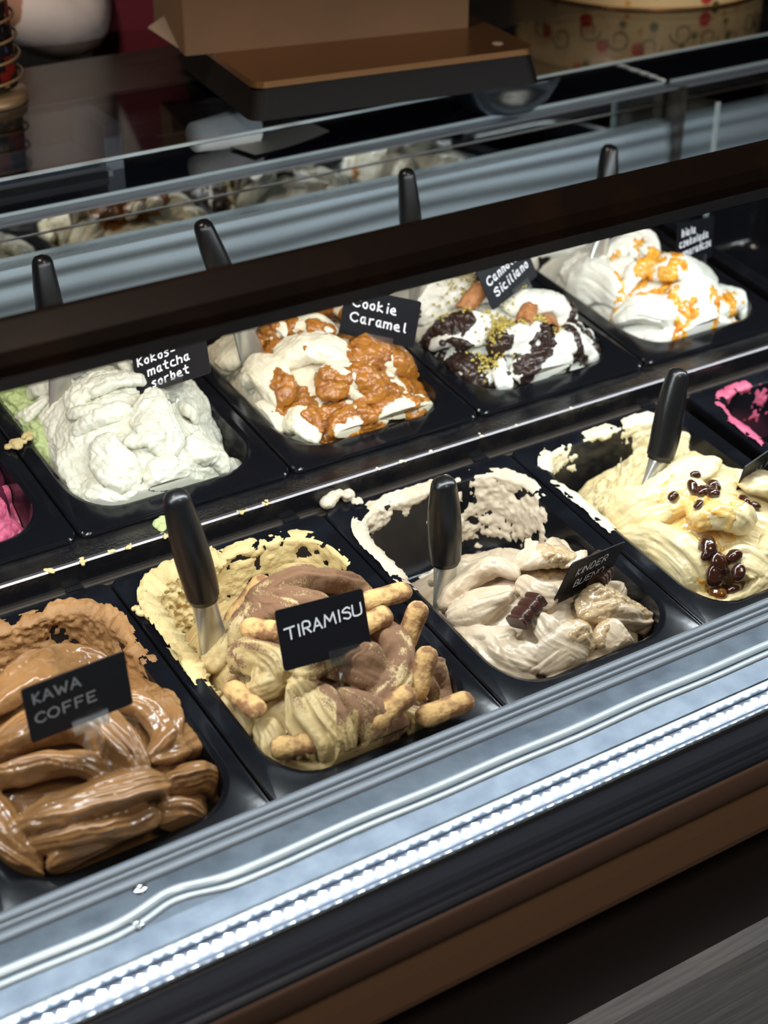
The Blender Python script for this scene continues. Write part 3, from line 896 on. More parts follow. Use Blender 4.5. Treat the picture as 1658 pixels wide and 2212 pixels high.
SWATHS = {
 'kawa': [
  ([(51,-154,15),(104,-146,32),(162,-109,3),(205,-115,-11)],19.1,20,2,0.25,4),
  ([(194,-105,-14),(222,-132,-31),(208,-214,4),(195,-255,12)],19.4,17,4,0.35,2),
  ([(161,-203,36),(184,-221,24),(185,-250,20),(163,-276,27)],13.1,15,3,0.35,6),
  ([(38,-190,15),(88,-219,44),(128,-235,46),(143,-272,36),(142,-297,28)],20.7,20,4,0.4,6),
  ([(28,-215,9),(68,-246,35),(101,-266,41),(129,-292,32)],14.1,14,4,0.4,4),
  ([(165,-279,26),(219,-237,-8),(245,-224,-38),(242,-253,-38)],16.4,16,2,0.3,2),
  ([(162,-302,18),(203,-286,-4),(227,-286,-28),(230,-301,-38)],14.1,14,4,0.4,0),
  ([(40,-282,9),(83,-296,26),(131,-301,28),(169,-301,15)],19.5,20,4,0.4,6),
  ([(40,-297,3),(80,-319,15),(126,-330,14),(151,-323,12)],13.9,16,3,0.4,3),
  ([(49,-319,-1),(84,-337,6),(135,-340,6)],11.4,14,2,0.3,2),
  ([(148,-327,11),(174,-326,-1),(192,-335,-19)],15.0,14,3,0.3,-3),
  ([(24,-214,5),(34,-263,8),(37,-299,-1),(47,-322,-4)],17.6,18,4,0.35,2),
  ([(9,-258,-14),(25,-301,-11),(49,-327,-5)],13.0,14,2,0.3,0),
  ([(193,-224,17),(227,-211,-16),(233,-226,-24)],12.0,12,4,0.4,0),
 ],
 'tira': [
  ([(78,-144,25),(116,-144,40),(156,-155,41),(205,-144,8),(202,-178,18)],16.3,16,2,0.25,6),
  ([(52,-169,11),(79,-160,31),(111,-175,47),(150,-192,49)],15.0,16,3,0.3,2),
  ([(44,-183,4),(57,-192,18),(71,-225,28),(69,-247,22)],18.9,16,4,0.3,3),
  ([(73,-243,25),(52,-228,11),(38,-228,-4)],12.9,12,4,0.35,3),
  ([(102,-248,40),(126,-266,38),(151,-288,24)],23.1,20,2,0.2,4),
  ([(181,-210,35),(182,-252,26),(157,-287,23),(123,-305,16)],18.9,18,2,0.25,2),
  ([(75,-246,26),(76,-276,16),(79,-307,-1),(76,-332,-21)],25.2,18,6,0.5,6),
  ([(101,-276,28),(116,-305,16),(128,-328,-1),(133,-341,-12)],20.3,16,2,0.2,5),
  ([(38,-246,-9),(41,-270,-14),(43,-298,-26)],16.1,14,5,0.45,0),
  ([(182,-277,16),(218,-275,-13),(223,-294,-30),(179,-324,-12)],19.6,16,2,0.2,0),
  ([(150,-313,9),(167,-327,-8),(150,-337,-11)],14.6,13,4,0.4,2),
  ([(37,-287,-27),(58,-317,-23),(88,-332,-15),(127,-337,-9)],11.7,12,2,0.2,0),
  ([(30,-155,-17),(46,-153,1),(71,-133,16)],15.1,14,1,0.1,-2),
  ([(29,-194,-12),(27,-225,-16),(29,-249,-20)],14.7,12,3,0.3,-4),
 ],
 'kinder': [
  ([(38,-176,-25),(67,-180,1),(95,-195,19),(105,-220,25)],18.9,16,3,0.3,3),
  ([(35,-197,-22),(58,-218,1),(90,-230,20)],18.7,17,4,0.35,4),
  ([(107,-202,24),(143,-212,25),(200,-197,0)],16.2,15,3,0.35,3),
  ([(100,-224,24),(106,-251,23),(119,-265,22)],13.9,12,4,0.4,0),
  ([(28,-182,-33),(31,-223,-23),(47,-255,-11),(68,-271,1)],14.7,14,2,0.25,2),
  ([(34,-227,-21),(39,-256,-19),(42,-284,-26),(61,-313,-25)],20.1,16,5,0.35,3),
  ([(47,-255,-11),(56,-281,-11),(74,-306,-12)],15.5,14,3,0.35,4),
  ([(67,-306,-16),(98,-308,-2),(131,-306,3)],21.0,18,1,0.1,4),
  ([(128,-285,15),(170,-282,4),(211,-285,-28),(221,-297,-45)],21.1,16,4,0.35,3),
  ([(163,-271,12),(232,-245,-36),(238,-273,-52)],13.8,12,2,0.3,0),
  ([(141,-305,3),(152,-320,-9),(152,-336,-22)],19.4,14,5,0.5,2),
  ([(68,-318,-23),(101,-330,-16),(144,-330,-15)],12.7,12,2,0.2,0),
 ],
 'malaga': [
  ([(29,-150,-30),(53,-167,0),(81,-190,25),(115,-212,40)],28.3,22,2,0.15,3),
  ([(30,-173,-25),(46,-216,-7),(53,-260,-15),(47,-285,-33)],29.7,20,3,0.2,3),
  ([(82,-213,24),(108,-241,30),(130,-270,23)],31.8,22,2,0.12,6),
  ([(77,-286,-9),(99,-292,1),(110,-312,-10),(84,-315,-24)],18.7,16,3,0.3,4),
  ([(39,-274,-36),(63,-308,-34),(106,-322,-20)],16.6,15,2,0.2,0),
  ([(150,-214,42),(188,-230,27),(211,-248,5)],23.5,18,3,0.25,2),
  ([(42,-125,-24),(70,-167,15),(106,-174,37),(161,-179,42)],22.4,20,1,0.1,-2),
  ([(126,-284,15),(151,-305,1)],27.8,20,2,0.15,2),
  ([(76,-324,-38),(116,-335,-27)],24.5,18,2,0.15,-8),
 ],
 'cassis': [
  ([(165,-243,-4),(215,-212,-46),(242,-215,-60),(228,-274,-60)],26.3,20,7,0.4,4),
  ([(138,-292,4),(186,-264,-22),(199,-297,-43)],24.2,18,7,0.4,6),
  ([(151,-317,-13),(189,-292,-31),(200,-299,-46)],19.2,14,5,0.4,4),
 ],
 'matcha': [
  ([(56,-209,32),(82,-194,48),(118,-201,55),(163,-209,40)],16.2,14,3,0.3,4),
  ([(41,-232,17),(35,-263,2),(31,-295,-16)],14.8,13,3,0.25,0),
  ([(53,-234,26),(83,-240,43),(113,-251,47)],10.9,14,2,0.2,3),
  ([(121,-246,48),(126,-276,37),(124,-307,21)],25.8,16,6,0.4,5),
  ([(64,-258,28),(71,-293,16),(81,-326,1)],22.5,18,1,0.1,6),
  ([(35,-283,-7),(50,-304,-3),(68,-332,-11)],16.6,14,4,0.45,3),
  ([(156,-247,37),(224,-197,-18),(238,-228,-36),(236,-248,-41)],28.8,22,2,0.15,5),
  ([(149,-295,21),(177,-299,1),(189,-315,-19)],19.2,15,4,0.4,4),
  ([(92,-322,8),(123,-329,5),(156,-334,-9)],16.7,14,1,0.1,2),
  ([(192,-301,-13),(222,-296,-42)],14.5,12,3,0.35,0),
  ([(125,-197,54),(182,-153,24),(208,-182,9),(223,-199,-5)],18.0,14,2,0.2,3),
  ([(54,-315,-8),(90,-341,-7),(137,-344,-9)],11.7,12,2,0.2,0),
  ([(181,-155,34),(273,-51,-45),(288,-72,-45)],19.5,14,2,0.2,0),
 ],
 'cookie': [
  ([(17,-130,-14),(40,-145,13),(67,-163,36)],21.9,16,2,0.2,0),
  ([(22,-191,2),(45,-199,22),(50,-235,22),(40,-264,6)],20.1,18,5,0.35,4),
  ([(73,-147,35),(110,-171,52),(145,-207,52)],24.0,18,2,0.2,2),
  ([(60,-210,33),(100,-231,49),(130,-268,42)],25.6,20,2,0.15,5),
  ([(31,-285,-10),(49,-289,3),(55,-325,-13)],14.6,14,2,0.25,3),
  ([(75,-274,27),(110,-286,33),(141,-313,19)],25.2,18,3,0.2,4),
  ([(132,-255,45),(193,-246,25),(252,-234,-26),(236,-292,-27)],27.1,18,2,0.2,3),
  ([(124,-332,8),(168,-328,2),(230,-304,-28)],20.2,15,5,0.45,3),
  ([(69,-322,-2),(104,-340,0),(145,-339,1)],17.7,14,4,0.4,3),
  ([(24,-231,0),(28,-262,-4),(29,-285,-12)],15.8,13,4,0.3,0),
  ([(123,-147,49),(182,-136,36),(211,-175,26)],24.8,16,2,0.2,0),
 ],
 'cannolo': [
  ([(35,-162,9),(74,-168,35),(102,-211,47)],25.4,18,2,0.25,0),
  ([(22,-205,-1),(52,-232,21),(81,-263,30)],23.7,18,4,0.35,3),
  ([(117,-240,44),(171,-241,35),(210,-257,6)],27.6,20,1,0.1,4),
  ([(67,-276,18),(100,-290,26),(138,-302,22)],21.2,18,3,0.25,5),
  ([(21,-247,-8),(37,-277,-3),(52,-311,-8)],21.2,15,3,0.3,2),
  ([(132,-304,21),(180,-300,10),(229,-305,-27)],25.1,16,4,0.35,2),
  ([(75,-315,4),(111,-325,9),(163,-328,2)],17.8,14,4,0.45,3),
  ([(79,-329,-3),(111,-337,1),(149,-338,-1)],13.3,12,4,0.45,2),
  ([(168,-275,26),(239,-246,-12),(242,-274,-25)],20.1,15,2,0.25,0),
 ],
 'biala': [
  ([(74,-175,32),(109,-181,47),(128,-220,48)],24.4,20,2,0.2,2),
  ([(32,-158,-7),(46,-199,14),(50,-252,8)],27.8,20,1,0.08,4),
  ([(31,-252,-11),(58,-271,8),(81,-299,9),(80,-323,-7)],24.8,18,5,0.3,5),
  ([(86,-285,19),(124,-300,20),(121,-328,1),(86,-334,-12)],22.5,18,6,0.35,6),
  ([(90,-239,38),(133,-257,39),(207,-252,3)],27.6,20,1,0.08,4),
  ([(137,-313,12),(217,-275,-13),(216,-311,-28)],23.4,18,3,0.2,3),
  ([(38,-139,-6),(60,-146,16),(80,-162,34)],20.9,16,1,0.1,-2),
  ([(46,-300,-16),(81,-331,-12),(126,-340,-8),(195,-321,-22)],14.2,12,2,0.2,2),
  ([(57,-184,21),(89,-226,40)],24.0,20,1,0.1,0),
 ],
}

DOMES = {
    'kawa': (.115, -.22, .135, .185, .048, -.045), 'tira': (.13, -.20, .125, .175, .052, -.045),
    'kinder': (.125, -.225, .12, .15, .028, -.055), 'malaga': (.14, -.19, .13, .17, .045, -.05),
    'cassis': (.10, -.25, .12, .14, .02, -.06), 'matcha': (.115, -.20, .125, .185, .055, -.045),
    'cookie': (.125, -.195, .13, .185, .055, -.03), 'cannolo': (.125, -.195, .13, .185, .05, -.03),
    'biala': (.125, -.20, .12, .17, .05, -.035)}

G_COFFEE = gelato_material('coffee_gelato', (144, 104, 64), (132, 92, 54), 0.27, 0.45, bump=(40, 0.05, 0.002))
G_COFFEE_RAW = gelato_material('scraped_coffee_gelato', (156, 114, 68), (136, 96, 56), 0.6, 0.0, bump=(300, 0.5, 0.002))
G_TIRA = gelato_material('tiramisu_gelato', (192, 168, 118), (182, 156, 106), 0.5, 0.0, dust=(120, 86, 60))
G_TIRA_RAW = gelato_material('scraped_tiramisu_gelato', (206, 184, 132), (192, 168, 116), 0.6, 0.0, bump=(320, 0.5, 0.002))
G_KINDER = gelato_material('hazelnut_gelato', (206, 188, 164), (190, 168, 140), 0.36, 0.25)
G_KINDER_RAW = gelato_material('scraped_hazelnut_gelato', (208, 194, 172), (192, 176, 152), 0.6, 0.0, bump=(300, 0.4, 0.002))
G_CREAM = gelato_material('cream_gelato', (228, 210, 164), (222, 200, 148), 0.36, 0.25)
G_CREAM_RAW = gelato_material('scraped_cream_gelato', (238, 228, 196), (226, 212, 172), 0.6, 0.0, bump=(300, 0.4, 0.002))
G_PINK = gelato_material('pink_berry_gelato', (214, 104, 134), (196, 84, 116), 0.5, 0.1)
G_PLUM = gelato_material('dark_berry_sorbet', (92, 26, 54), (70, 18, 42), 0.5, 0.1)
G_MATCHA = gelato_material('pale_green_gelato', (220, 216, 200), (208, 205, 184), 0.48, 0.05)
G_MATCHA_RAW = gelato_material('green_sorbet', (184, 196, 138), (168, 182, 120), 0.6, 0.0, bump=(260, 0.5, 0.002))
G_COOKIE = gelato_material('vanilla_gelato', (240, 230, 206), (234, 222, 192), 0.4, 0.1)
G_WHITE = gelato_material('white_gelato', (242, 240, 230), (238, 234, 218), 0.36, 0.2)
S_CARAMEL = material('caramel_sauce', srgb(178, 114, 40), 0.16, coat=0.5, noise=(60, srgb(146, 84, 24), 0.4, 0.7), bump=(150, 0.8, 0.004))
S_CHOC = material('chocolate_sauce', srgb(50, 32, 26), 0.30, coat=0.2, bump=(120, 0.35, 0.003))
S_ORANGE = material('orange_marmalade', srgb(236, 172, 62), 0.14, coat=0.6, noise=(90, srgb(214, 122, 24), 0.48, 0.66), bump=(220, 0.5, 0.002), sss=0.2)
S_SYRUP = material('amber_syrup', srgb(214, 158, 70), 0.10, coat=0.6, noise=(60, srgb(236, 204, 134), 0.35, 0.6))
S_GLAZE = material('beige_glaze', srgb(190, 162, 124), 0.18, coat=0.5, bump=(90, 0.6, 0.003))

# ---- coffee
g_kawa = build_gelato('kawa', 'f', -0.25, DOMES['kawa'], -0.052, 0.012, SWATHS['kawa'], G_COFFEE,
                      'glossy coffee-brown gelato heaped in folds in its pan', seed=1, noise_amp=0.0006)
r = build_gelato
wall_smear(g_kawa.o, 'f', -0.25, [(150, -30, -25, 60), (215, -60, -25, 55), (225, -110, -30, 40), (190, -35, -10, 40)], G_COFFEE_RAW, 0.005, 0.2, 21)
wall_smear(g_kawa.o, 'f', -0.25, [(130, -30, -62, 60, 0.5), (60, -30, -66, 60, 0.4)], G_COFFEE_RAW, 0.014, 0.1, 22, rim=False)

# ---- tiramisu
g_tira = build_gelato('tira', 'f', 0.0, DOMES['tira'], -0.075, 0.012, SWATHS['tira'], G_TIRA,
                      'cream tiramisu gelato dusted with cocoa, ladyfingers stuck into it', seed=2, extra=10)
Pq = g_tira.P
crest = patches(g_tira, [(150, -150, 90, 45, 10), (120, -190, 70, 35, 0), (130, -265, 45, 40, 0), (125, -318, 26, 42, 30), (205, -290, 40, 40, 0), (150, -230, 60, 50, 0)], 0.012, 50, 4)
lowf = fbm(Pq, 40, 3, 8)
stk = g_tira.streak
dust = np.clip(0.22 + 0.85 * np.clip(crest + 0.25, -0.4, 0.7) + 0.30 * lowf + 0.8 * stk + 0.35 * (g_tira.N[:, 2] - 0.6), 0, 1)
dust *= smooth01((Pq[:, 1] * -1 - 0.10) / 0.03) * smooth01((Pq[:, 2] + 0.07) / 0.02)
at = g_tira.me.attributes.new('dust', 'FLOAT', 'POINT'); at.data.foreach_set('value', dust.astype(np.float32))
wall_smear(g_tira.o, 'f', 0.0, [(30, -60, -25, 75), (22, -120, -25, 60), (60, -30, -25, 50)], G_TIRA_RAW, 0.009, -0.25, 31)
wall_smear(g_tira.o, 'f', 0.0, [(125, -22, -25, 60), (190, -26, -25, 60), (226, -70, -20, 45)], G_TIRA_RAW, 0.0022, 0.66, 32)
wall_smear(g_tira.o, 'f', 0.0, [(20, -150, 0, 60, 0.5), (60, -24, 2, 50, 0.3), (140, -20, 0, 50, 0.3)], G_TIRA_RAW, 0.003, 0.72, 33)

# ---- hazelnut
g_kinder = build_gelato('kinder', 'f', 0.25, DOMES['kinder'], -0.112, 0.010, SWATHS['kinder'], G_KINDER,
                        'pale beige hazelnut gelato in ridged folds with chocolate pieces on it', seed=3, extra=8, flat=0.85, drag=0.0016)
add_sauce(g_kinder, 'glaze', S_GLAZE, patches(g_kinder, [(130, -300, 34, 22, 30), (165, -280, 30, 18, 0), (150, -215, 26, 14, 0), (205, -285, 14, 16, 0)], 0.012, 70, 3) - 0.02, 0.002)
wall_smear(g_kinder.o, 'f', 0.25, [(150, -22, -30, 30), (170, -24, -70, 40), (215, -45, -35, 50), (225, -80, -40, 45), (60, -24, -10, 28), (26, -60, -6, 30)], G_KINDER_RAW, 0.0040, 0.52, 41)
wall_smear(g_kinder.o, 'f', 0.25, [(25, -110, 0, 70, 0.4), (20, -60, 0, 60, 0.4), (120, -18, 0, 90, 0.3), (215, -50, 0, 50, 0.4)], G_KINDER_RAW, 0.003, 0.55, 42)
floor_smear(g_kinder.o, [(60, -90, 36, 60), (150, -60, 46, 24), (190, -110, 20, 40), (110, -130, 50, 20)], G_KINDER_RAW, 0.004, 0.12, 43)

# ---- cream with raisins
g_malaga = build_gelato('malaga', 'f', 0.5, DOMES['malaga'], -0.112, 0.010, SWATHS['malaga'], G_CREAM,
                        'ivory cream gelato with amber syrup and dark raisins', seed=4, flat=0.8, drag=0.0015, rough=[(0.075, -0.115, 0.055, 0.005, 120), (0.15, -0.09, 0.06, 0.005, 120)])
add_sauce(g_malaga, 'amber_syrup', S_SYRUP, patches(g_malaga, [(77, -215, 26, 14, 30), (72, -181, 22, 6, 20), (69, -247, 10, 26, 0), (71, -276, 22, 16, 0), (106, -258, 26, 8, 20), (120, -222, 34, 7, 10), (59, -295, 16, 12, 0), (90, -240, 8, 24, 20), (130, -200, 20, 6, 40)], 0.016, 90, 2) + 0.5 * fbm(g_malaga.P, 120, 3, 3) - 0.16, 0.0009, 'thin amber syrup')
wall_smear(g_malaga.o, 'f', 0.5, [(30, -40, 0, 34, 0.4), (60, -22, -20, 30), (120, -20, 0, 40, 0.3), (190, -26, -20, 45), (215, -45, -40, 40), (22, -130, 2, 60, 0.3)], G_CREAM_RAW, 0.0028, 0.30, 51)
floor_smear(g_malaga.o, [(60, -110, 60, 24), (110, -70, 70, 14)], G_CREAM_RAW, 0.004, 0.25, 52)

# ---- pink smears in the nearly empty pan
smp = wall_smear(None, 'f', 0.77, [(110, -22, -25, 40), (170, -24, -40, 40), (40, -60, -90, 50), (120, -90, -95, 70), (20, -90, 0, 60, 0.4), (60, -20, 0, 60, 0.3)], G_PINK, 0.0022, 0.74, 61)
smp['label'] = 'pink gelato remnants clinging to the nearly empty pan'; smp['category'] = 'gelato'
smp.name = 'gelato'
floor_smear(smp, [(60, -90, 60, 40), (140, -120, 60, 50)], G_PINK, 0.010, 0.10, 62)

# ---- berry
g_cassis = build_gelato('plum', 'b', -0.258, (.15, -.17, .13, .17, -.012, -.05), -0.05, 0.0, [
    ([(215, -60, -20), (222, -150, -22), (205, -230, -25), (200, -300, -40)], 16, 18, 3, 0.4, 3), ([(190, -100, -5), (195, -180, -12), (185, -250, -20)], 20, 18, 3, 0.4, 3)],
    G_PLUM, 'dark plum berry sorbet in folds against its pan wall', seed=6, voxel=0.0018)
g_pink = build_gelato('cassis', 'b', -0.258, DOMES['cassis'], -0.118, 0.02, SWATHS['cassis'], G_PINK,
                      'bright pink ridged berry gelato swirl', seed=5, voxel=0.0014)

# ---- matcha
g_matcha = build_gelato('matcha', 'b', -0.008, DOMES['matcha'], -0.075, 0.004, SWATHS['matcha'], G_MATCHA,
                        'pale green coconut matcha gelato torn into rough folds', seed=7, rough=[(0.10, -0.315, 0.05, 0.003, 130)], extra=18, torn=0.0024, flat=0.62, drag=0.0022)
me_raw = build_gelato('matcha_raw', 'b', -0.008, (.07, -.10, .085, .11, .012, -.075), -0.116, 0.0, [([(30, -60, 0), (40, -140, -4), (34, -215, -20)], 18, 18, 2, 0.3, 2), ([(110, -60, 6), (60, -110, 8)], 30, 16, 2, 0.2, 0)], G_MATCHA_RAW,
                      'crumbly green matcha sorbet scraped loose around a spatula', seed=8, voxel=0.0016, rough=[(0.07, -0.12, 0.16, 0.007, 130)])

# ---- cookie caramel
g_cookie = build_gelato('cookie', 'b', 0.242, DOMES['cookie'], -0.06, 0.010, SWATHS['cookie'], G_COOKIE,
                        'vanilla cookie gelato swirls under caramel sauce', seed=9, extra=10, torn=0.001, flat=0.8, drag=0.0016, rough=[(0.06, -0.08, 0.06, 0.003, 130)])
fld = patches(g_cookie, [(116, -150, 60, 26, 0), (116, -205, 22, 14, 0), (200, -205, 40, 34, -20), (60, -262, 22, 26, 40), (78, -300, 30, 24, 0), (150, -290, 34, 30, 0), (214, -272, 26, 30, 0), (120, -318, 40, 14, 10), (70, -175, 10, 20, 40), (165, -250, 26, 22, 0), (182, -322, 14, 12, 0)], 0.020, 55, 12)
add_sauce(g_cookie, 'caramel_sauce', S_CARAMEL, fld + 0.35 * fbm(g_cookie.P, 90, 3, 5) + 0.03, 0.0030, 'glossy golden caramel sauce')

# ---- cannolo
g_cannolo = build_gelato('cannolo', 'b', 0.492, DOMES['cannolo'], -0.06, 0.010, SWATHS['cannolo'], G_WHITE,
                         'white cannolo gelato streaked with dark chocolate and pistachio', seed=10, extra=14, torn=0.0012, flat=0.8, drag=0.0016)
fld = patches(g_cannolo, [(30, -200, 14, 40, 20), (55, -225, 12, 30, -20), (24, -262, 20, 26, 0), (40, -292, 34, 22, 20), (70, -225, 20, 12, 60), (222, -240, 10, 26, 10), (196, -275, 8, 34, -10), (120, -310, 34, 10, 30), (95, -322, 30, 10, 20), (150, -290, 12, 18, 40), (61, -289, 26, 20, 0), (120, -180, 22, 8, 50), (170, -310, 8, 20, 0), (210, -300, 7, 22, 0)], 0.022, 60, 3)
add_sauce(g_cannolo, 'chocolate_sauce', S_CHOC, fld + 0.2 * fbm(g_cannolo.P, 80, 3, 2) - 0.03, 0.0034, 'dark chocolate sauce')

# ---- white chocolate orange
g_biala = build_gelato('biala', 'b', 0.742, DOMES['biala'], -0.075, 0.010, SWATHS['biala'], G_WHITE,
                       'white chocolate gelato dotted with orange marmalade', seed=11, extra=4, flat=0.85, rough=[(0.04, -0.12, 0.05, 0.004, 130)])
fld = patches(g_biala, [(76, -190, 16, 8, 20), (95, -235, 30, 13, 10), (83, -262, 34, 9, -10), (53, -236, 8, 18, 0), (112, -262, 26, 12, 20), (140, -240, 20, 8, 0), (90, -298, 12, 14, 0), (100, -314, 16, 9, 30), (184, -301, 24, 12, 20), (140, -322, 9, 14, 0), (35, -246, 10, 9, 0), (84, -328, 14, 6, 0), (190, -318, 16, 8, 0), (110, -200, 12, 7, 0)], 0.018, 80, 7)
add_sauce(g_biala, 'orange_marmalade', S_ORANGE, fld + 0.35 * fbm(g_biala.P, 110, 3, 4) - 0.16, 0.0020, 'translucent orange marmalade')
wall_smear(g_biala.o, 'b', 0.742, [(60, -24, -10, 70), (130, -24, -10, 60)], G_WHITE, 0.002, 0.3, 71)

# ------------------------------------------------------------------ toppings
def oriented(o, g, x, y, zoff, yaw, nrm_mix=1.0, pitch=0.0):
    p, n = surf(g, x / 1000, y / 1000)
    p = p + n * zoff
    n = n * nrm_mix + np.array([0, 0, 1.0]) * (1 - nrm_mix)
    z = Vector(n).normalized(); xax = Vector((math.cos(yaw), math.sin(yaw), 0)); xax = (xax - z * xax.dot(z)).normalized()
    R = Matrix((xax, z.cross(xax), z)).transposed()
    if pitch:
        R = R @ Matrix.Rotation(-pitch, 3, 'Y')
    W = Matrix.Translation(pan_to_world(g.row, g.x0 + p[0], p[1], p[2])) @ (Matrix.Rotation(TILT, 3, 'X') @ R).to_4x4()
    o.matrix_world = W
    return o


def ladyfinger_mesh(seed):
    n, seg = 26, 22
    rs = np.random.RandomState(seed)
    t = np.linspace(-1, 1, n); L = 0.026
    v = []; f = []
    for i in range(n):
        e = max(1 - abs(t[i]) ** 4.5, 0.0) ** 0.5
        e = max(e, 0.03) * (1 - 0.06 * math.cos(t[i] * 3))
        for k in range(seg):
            a = 2 * math.pi * k / seg
            x, z = math.cos(a), math.sin(a)
            z = z * 0.55 if z < 0 else z * (0.95 + 0.05 * abs(x))
            v.append((t[i] * L, 0.0112 * e * x, 0.0096 * e * z))
    v = np.array(v); v += 0.00025 * np.stack([fbm(v, 200, 2, seed), fbm(v, 200, 2, seed + 1), fbm(v, 200, 2, seed + 2)], 1)
    for i in range(n - 1):
        for k in range(seg):
            f.append((i * seg + k, i * seg + (k + 1) % seg, (i + 1) * seg + (k + 1) % seg, (i + 1) * seg + k))
    f.append(tuple(range(seg))[::-1]); f.append(tuple(range((n - 1) * seg, n * seg)))
    me = mesh_from('ladyfinger', v, f)
    me.materials.append(M_LADY)
    me.polygons.foreach_set('use_smooth', [True] * len(me.polygons))
    return me

M_LADY = material('sponge_biscuit', srgb(204, 164, 106), 0.8, noise=(80, srgb(140, 98, 62), 0.44, 0.60), bump=(260, 0.5, 0.003))
LADY = [  # the two ends in the pan's frame (mm), label
    ((72, -128, 6), (116, -118, 40), 'ladyfinger biscuit standing behind the cocoa swirl near the spatula'),
    ((66, -168, 36), (85, -202, 48), 'ladyfinger biscuit lying close to the spatula side of the tiramisu card'),
    ((178, -197, 42), (236, -191, 32), 'ladyfinger biscuit reaching over the rim toward the hazelnut pan'),
    ((156, -231, 46), (190, -227, 47), 'cocoa-coated ladyfinger end beside the tiramisu card'),
    ((197, -245, 14), (221, -235, 52), 'ladyfinger biscuit standing upright at the pan wall'),
    ((171, -307, 12), (196, -288, 46), 'ladyfinger biscuit leaning above the lower folds beside the wall'),
    ((30, -208, 8), (34, -258, 14), 'pale ended ladyfinger biscuit at the pan edge by the coffee pan'),
    ((114, -322, 16), (158, -318, 34), 'ladyfinger biscuit poking out beside the acrylic card stand'),
    ((160, -330, 8), (213, -336, 14), 'long ladyfinger biscuit lying along the steel ledge corner'),
    ((30, -289, -3), (63, -309, 7), 'stubby ladyfinger biscuit in the front ridged fold')]
for k, (a, b, lab) in enumerate(LADY):
    o = bpy.data.objects.new('ladyfinger', ladyfinger_mesh(k)); COL.objects.link(o)
    a = Vector(a) / 1000; b = Vector(b) / 1000
    L_ = (b - a).length
    xax = (b - a).normalized(); zax = Vector((-0.15, -0.45, 1.0)); zax = (zax - xax * zax.dot(xax)).normalized()
    R_ = Matrix((xax, zax.cross(xax), zax)).transposed()
    c_ = (a + b) / 2
    o.matrix_world = Matrix.Translation(pan_to_world('f', c_.x, c_.y, c_.z)) @ (Matrix.Rotation(TILT, 3, 'X') @ R_).to_4x4() @ Matrix.Diagonal((L_ / 0.052 * 1.14, 1.0, 1.0, 1.0))
    tag(o, lab, 'biscuit', 'ladyfingers in the tiramisu')


def choc_mesh():
    n, seg = 40, 20
    v = []; f = []
    for i in range(n):
        t = i / (n - 1)
        e = 1 - 0.16 * abs(math.sin(t * math.pi * 3)) ** 10
        for k in range(seg):
            a = 2 * math.pi * k / seg
            ca, sa = math.cos(a), math.sin(a)
            x = 0.0125 * math.copysign(abs(ca) ** 0.5, ca); z = 0.0095 * math.copysign(abs(sa) ** 0.6, sa) if sa > 0 else -0.006 * abs(sa) ** 0.3
            v.append(((t - 0.5) * 0.036, x * e, z * e))
    for i in range(n - 1):
        for k in range(seg):
            f.append((i * seg + k, i * seg + (k + 1) % seg, (i + 1) * seg + (k + 1) % seg, (i + 1) * seg + k))
    f.append(tuple(range(seg))[::-1]); f.append(tuple(range((n - 1) * seg, n * seg)))
    me = mesh_from('chocolate_piece', v, f); me.materials.append(material('milk_chocolate', srgb(62, 34, 26), 0.3, bump=(60, 0.08, 0.002)))
    me.polygons.foreach_set('use_smooth', [len(p.vertices) == 4 for p in me.polygons])
    return me

cm = choc_mesh()
for x, y, yw, sc, lab in ((84, -270, 10, 1.0, 'ribbed milk chocolate piece lying clear in front of its card'),
                          (180, -256, 35, 0.9, 'ribbed chocolate piece behind the acrylic card foot'),
                          (178, -236, 15, 0.8, 'chocolate piece half hidden behind the hazelnut card')):
    o = bpy.data.objects.new('chocolate_piece', cm); COL.objects.link(o)
    oriented(o, g_kinder, x, y, 0.007, math.radians(yw), 0.5)
    o.matrix_world = o.matrix_world @ Matrix.Scale(sc, 4)
    tag(o, lab, 'chocolate', 'chocolate pieces on the hazelnut gelato')

M_RAISIN = material('raisin_skin', srgb(58, 28, 16), 0.14, coat=0.6, bump=(120, 0.5, 0.003))
M_RAISIN2 = material('golden_raisin_skin', srgb(116, 66, 18), 0.12, coat=0.6, bump=(110, 0.4, 0.003))


def raisin_mesh(seed, mat):
    v, f = ball_data((0, 0, 0), 0.0066, seed, 18)
    v = v * np.array([1.25, 0.85, 0.75])
    n = v / (np.linalg.norm(v, axis=1)[:, None] + 1e-9)
    v = v + n * (0.0011 * fbm(v, 260, 2, seed))[:, None]
    me = mesh_from('raisin', v, f); me.materials.append(mat)
    me.polygons.foreach_set('use_smooth', [True] * len(me.polygons))
    return me

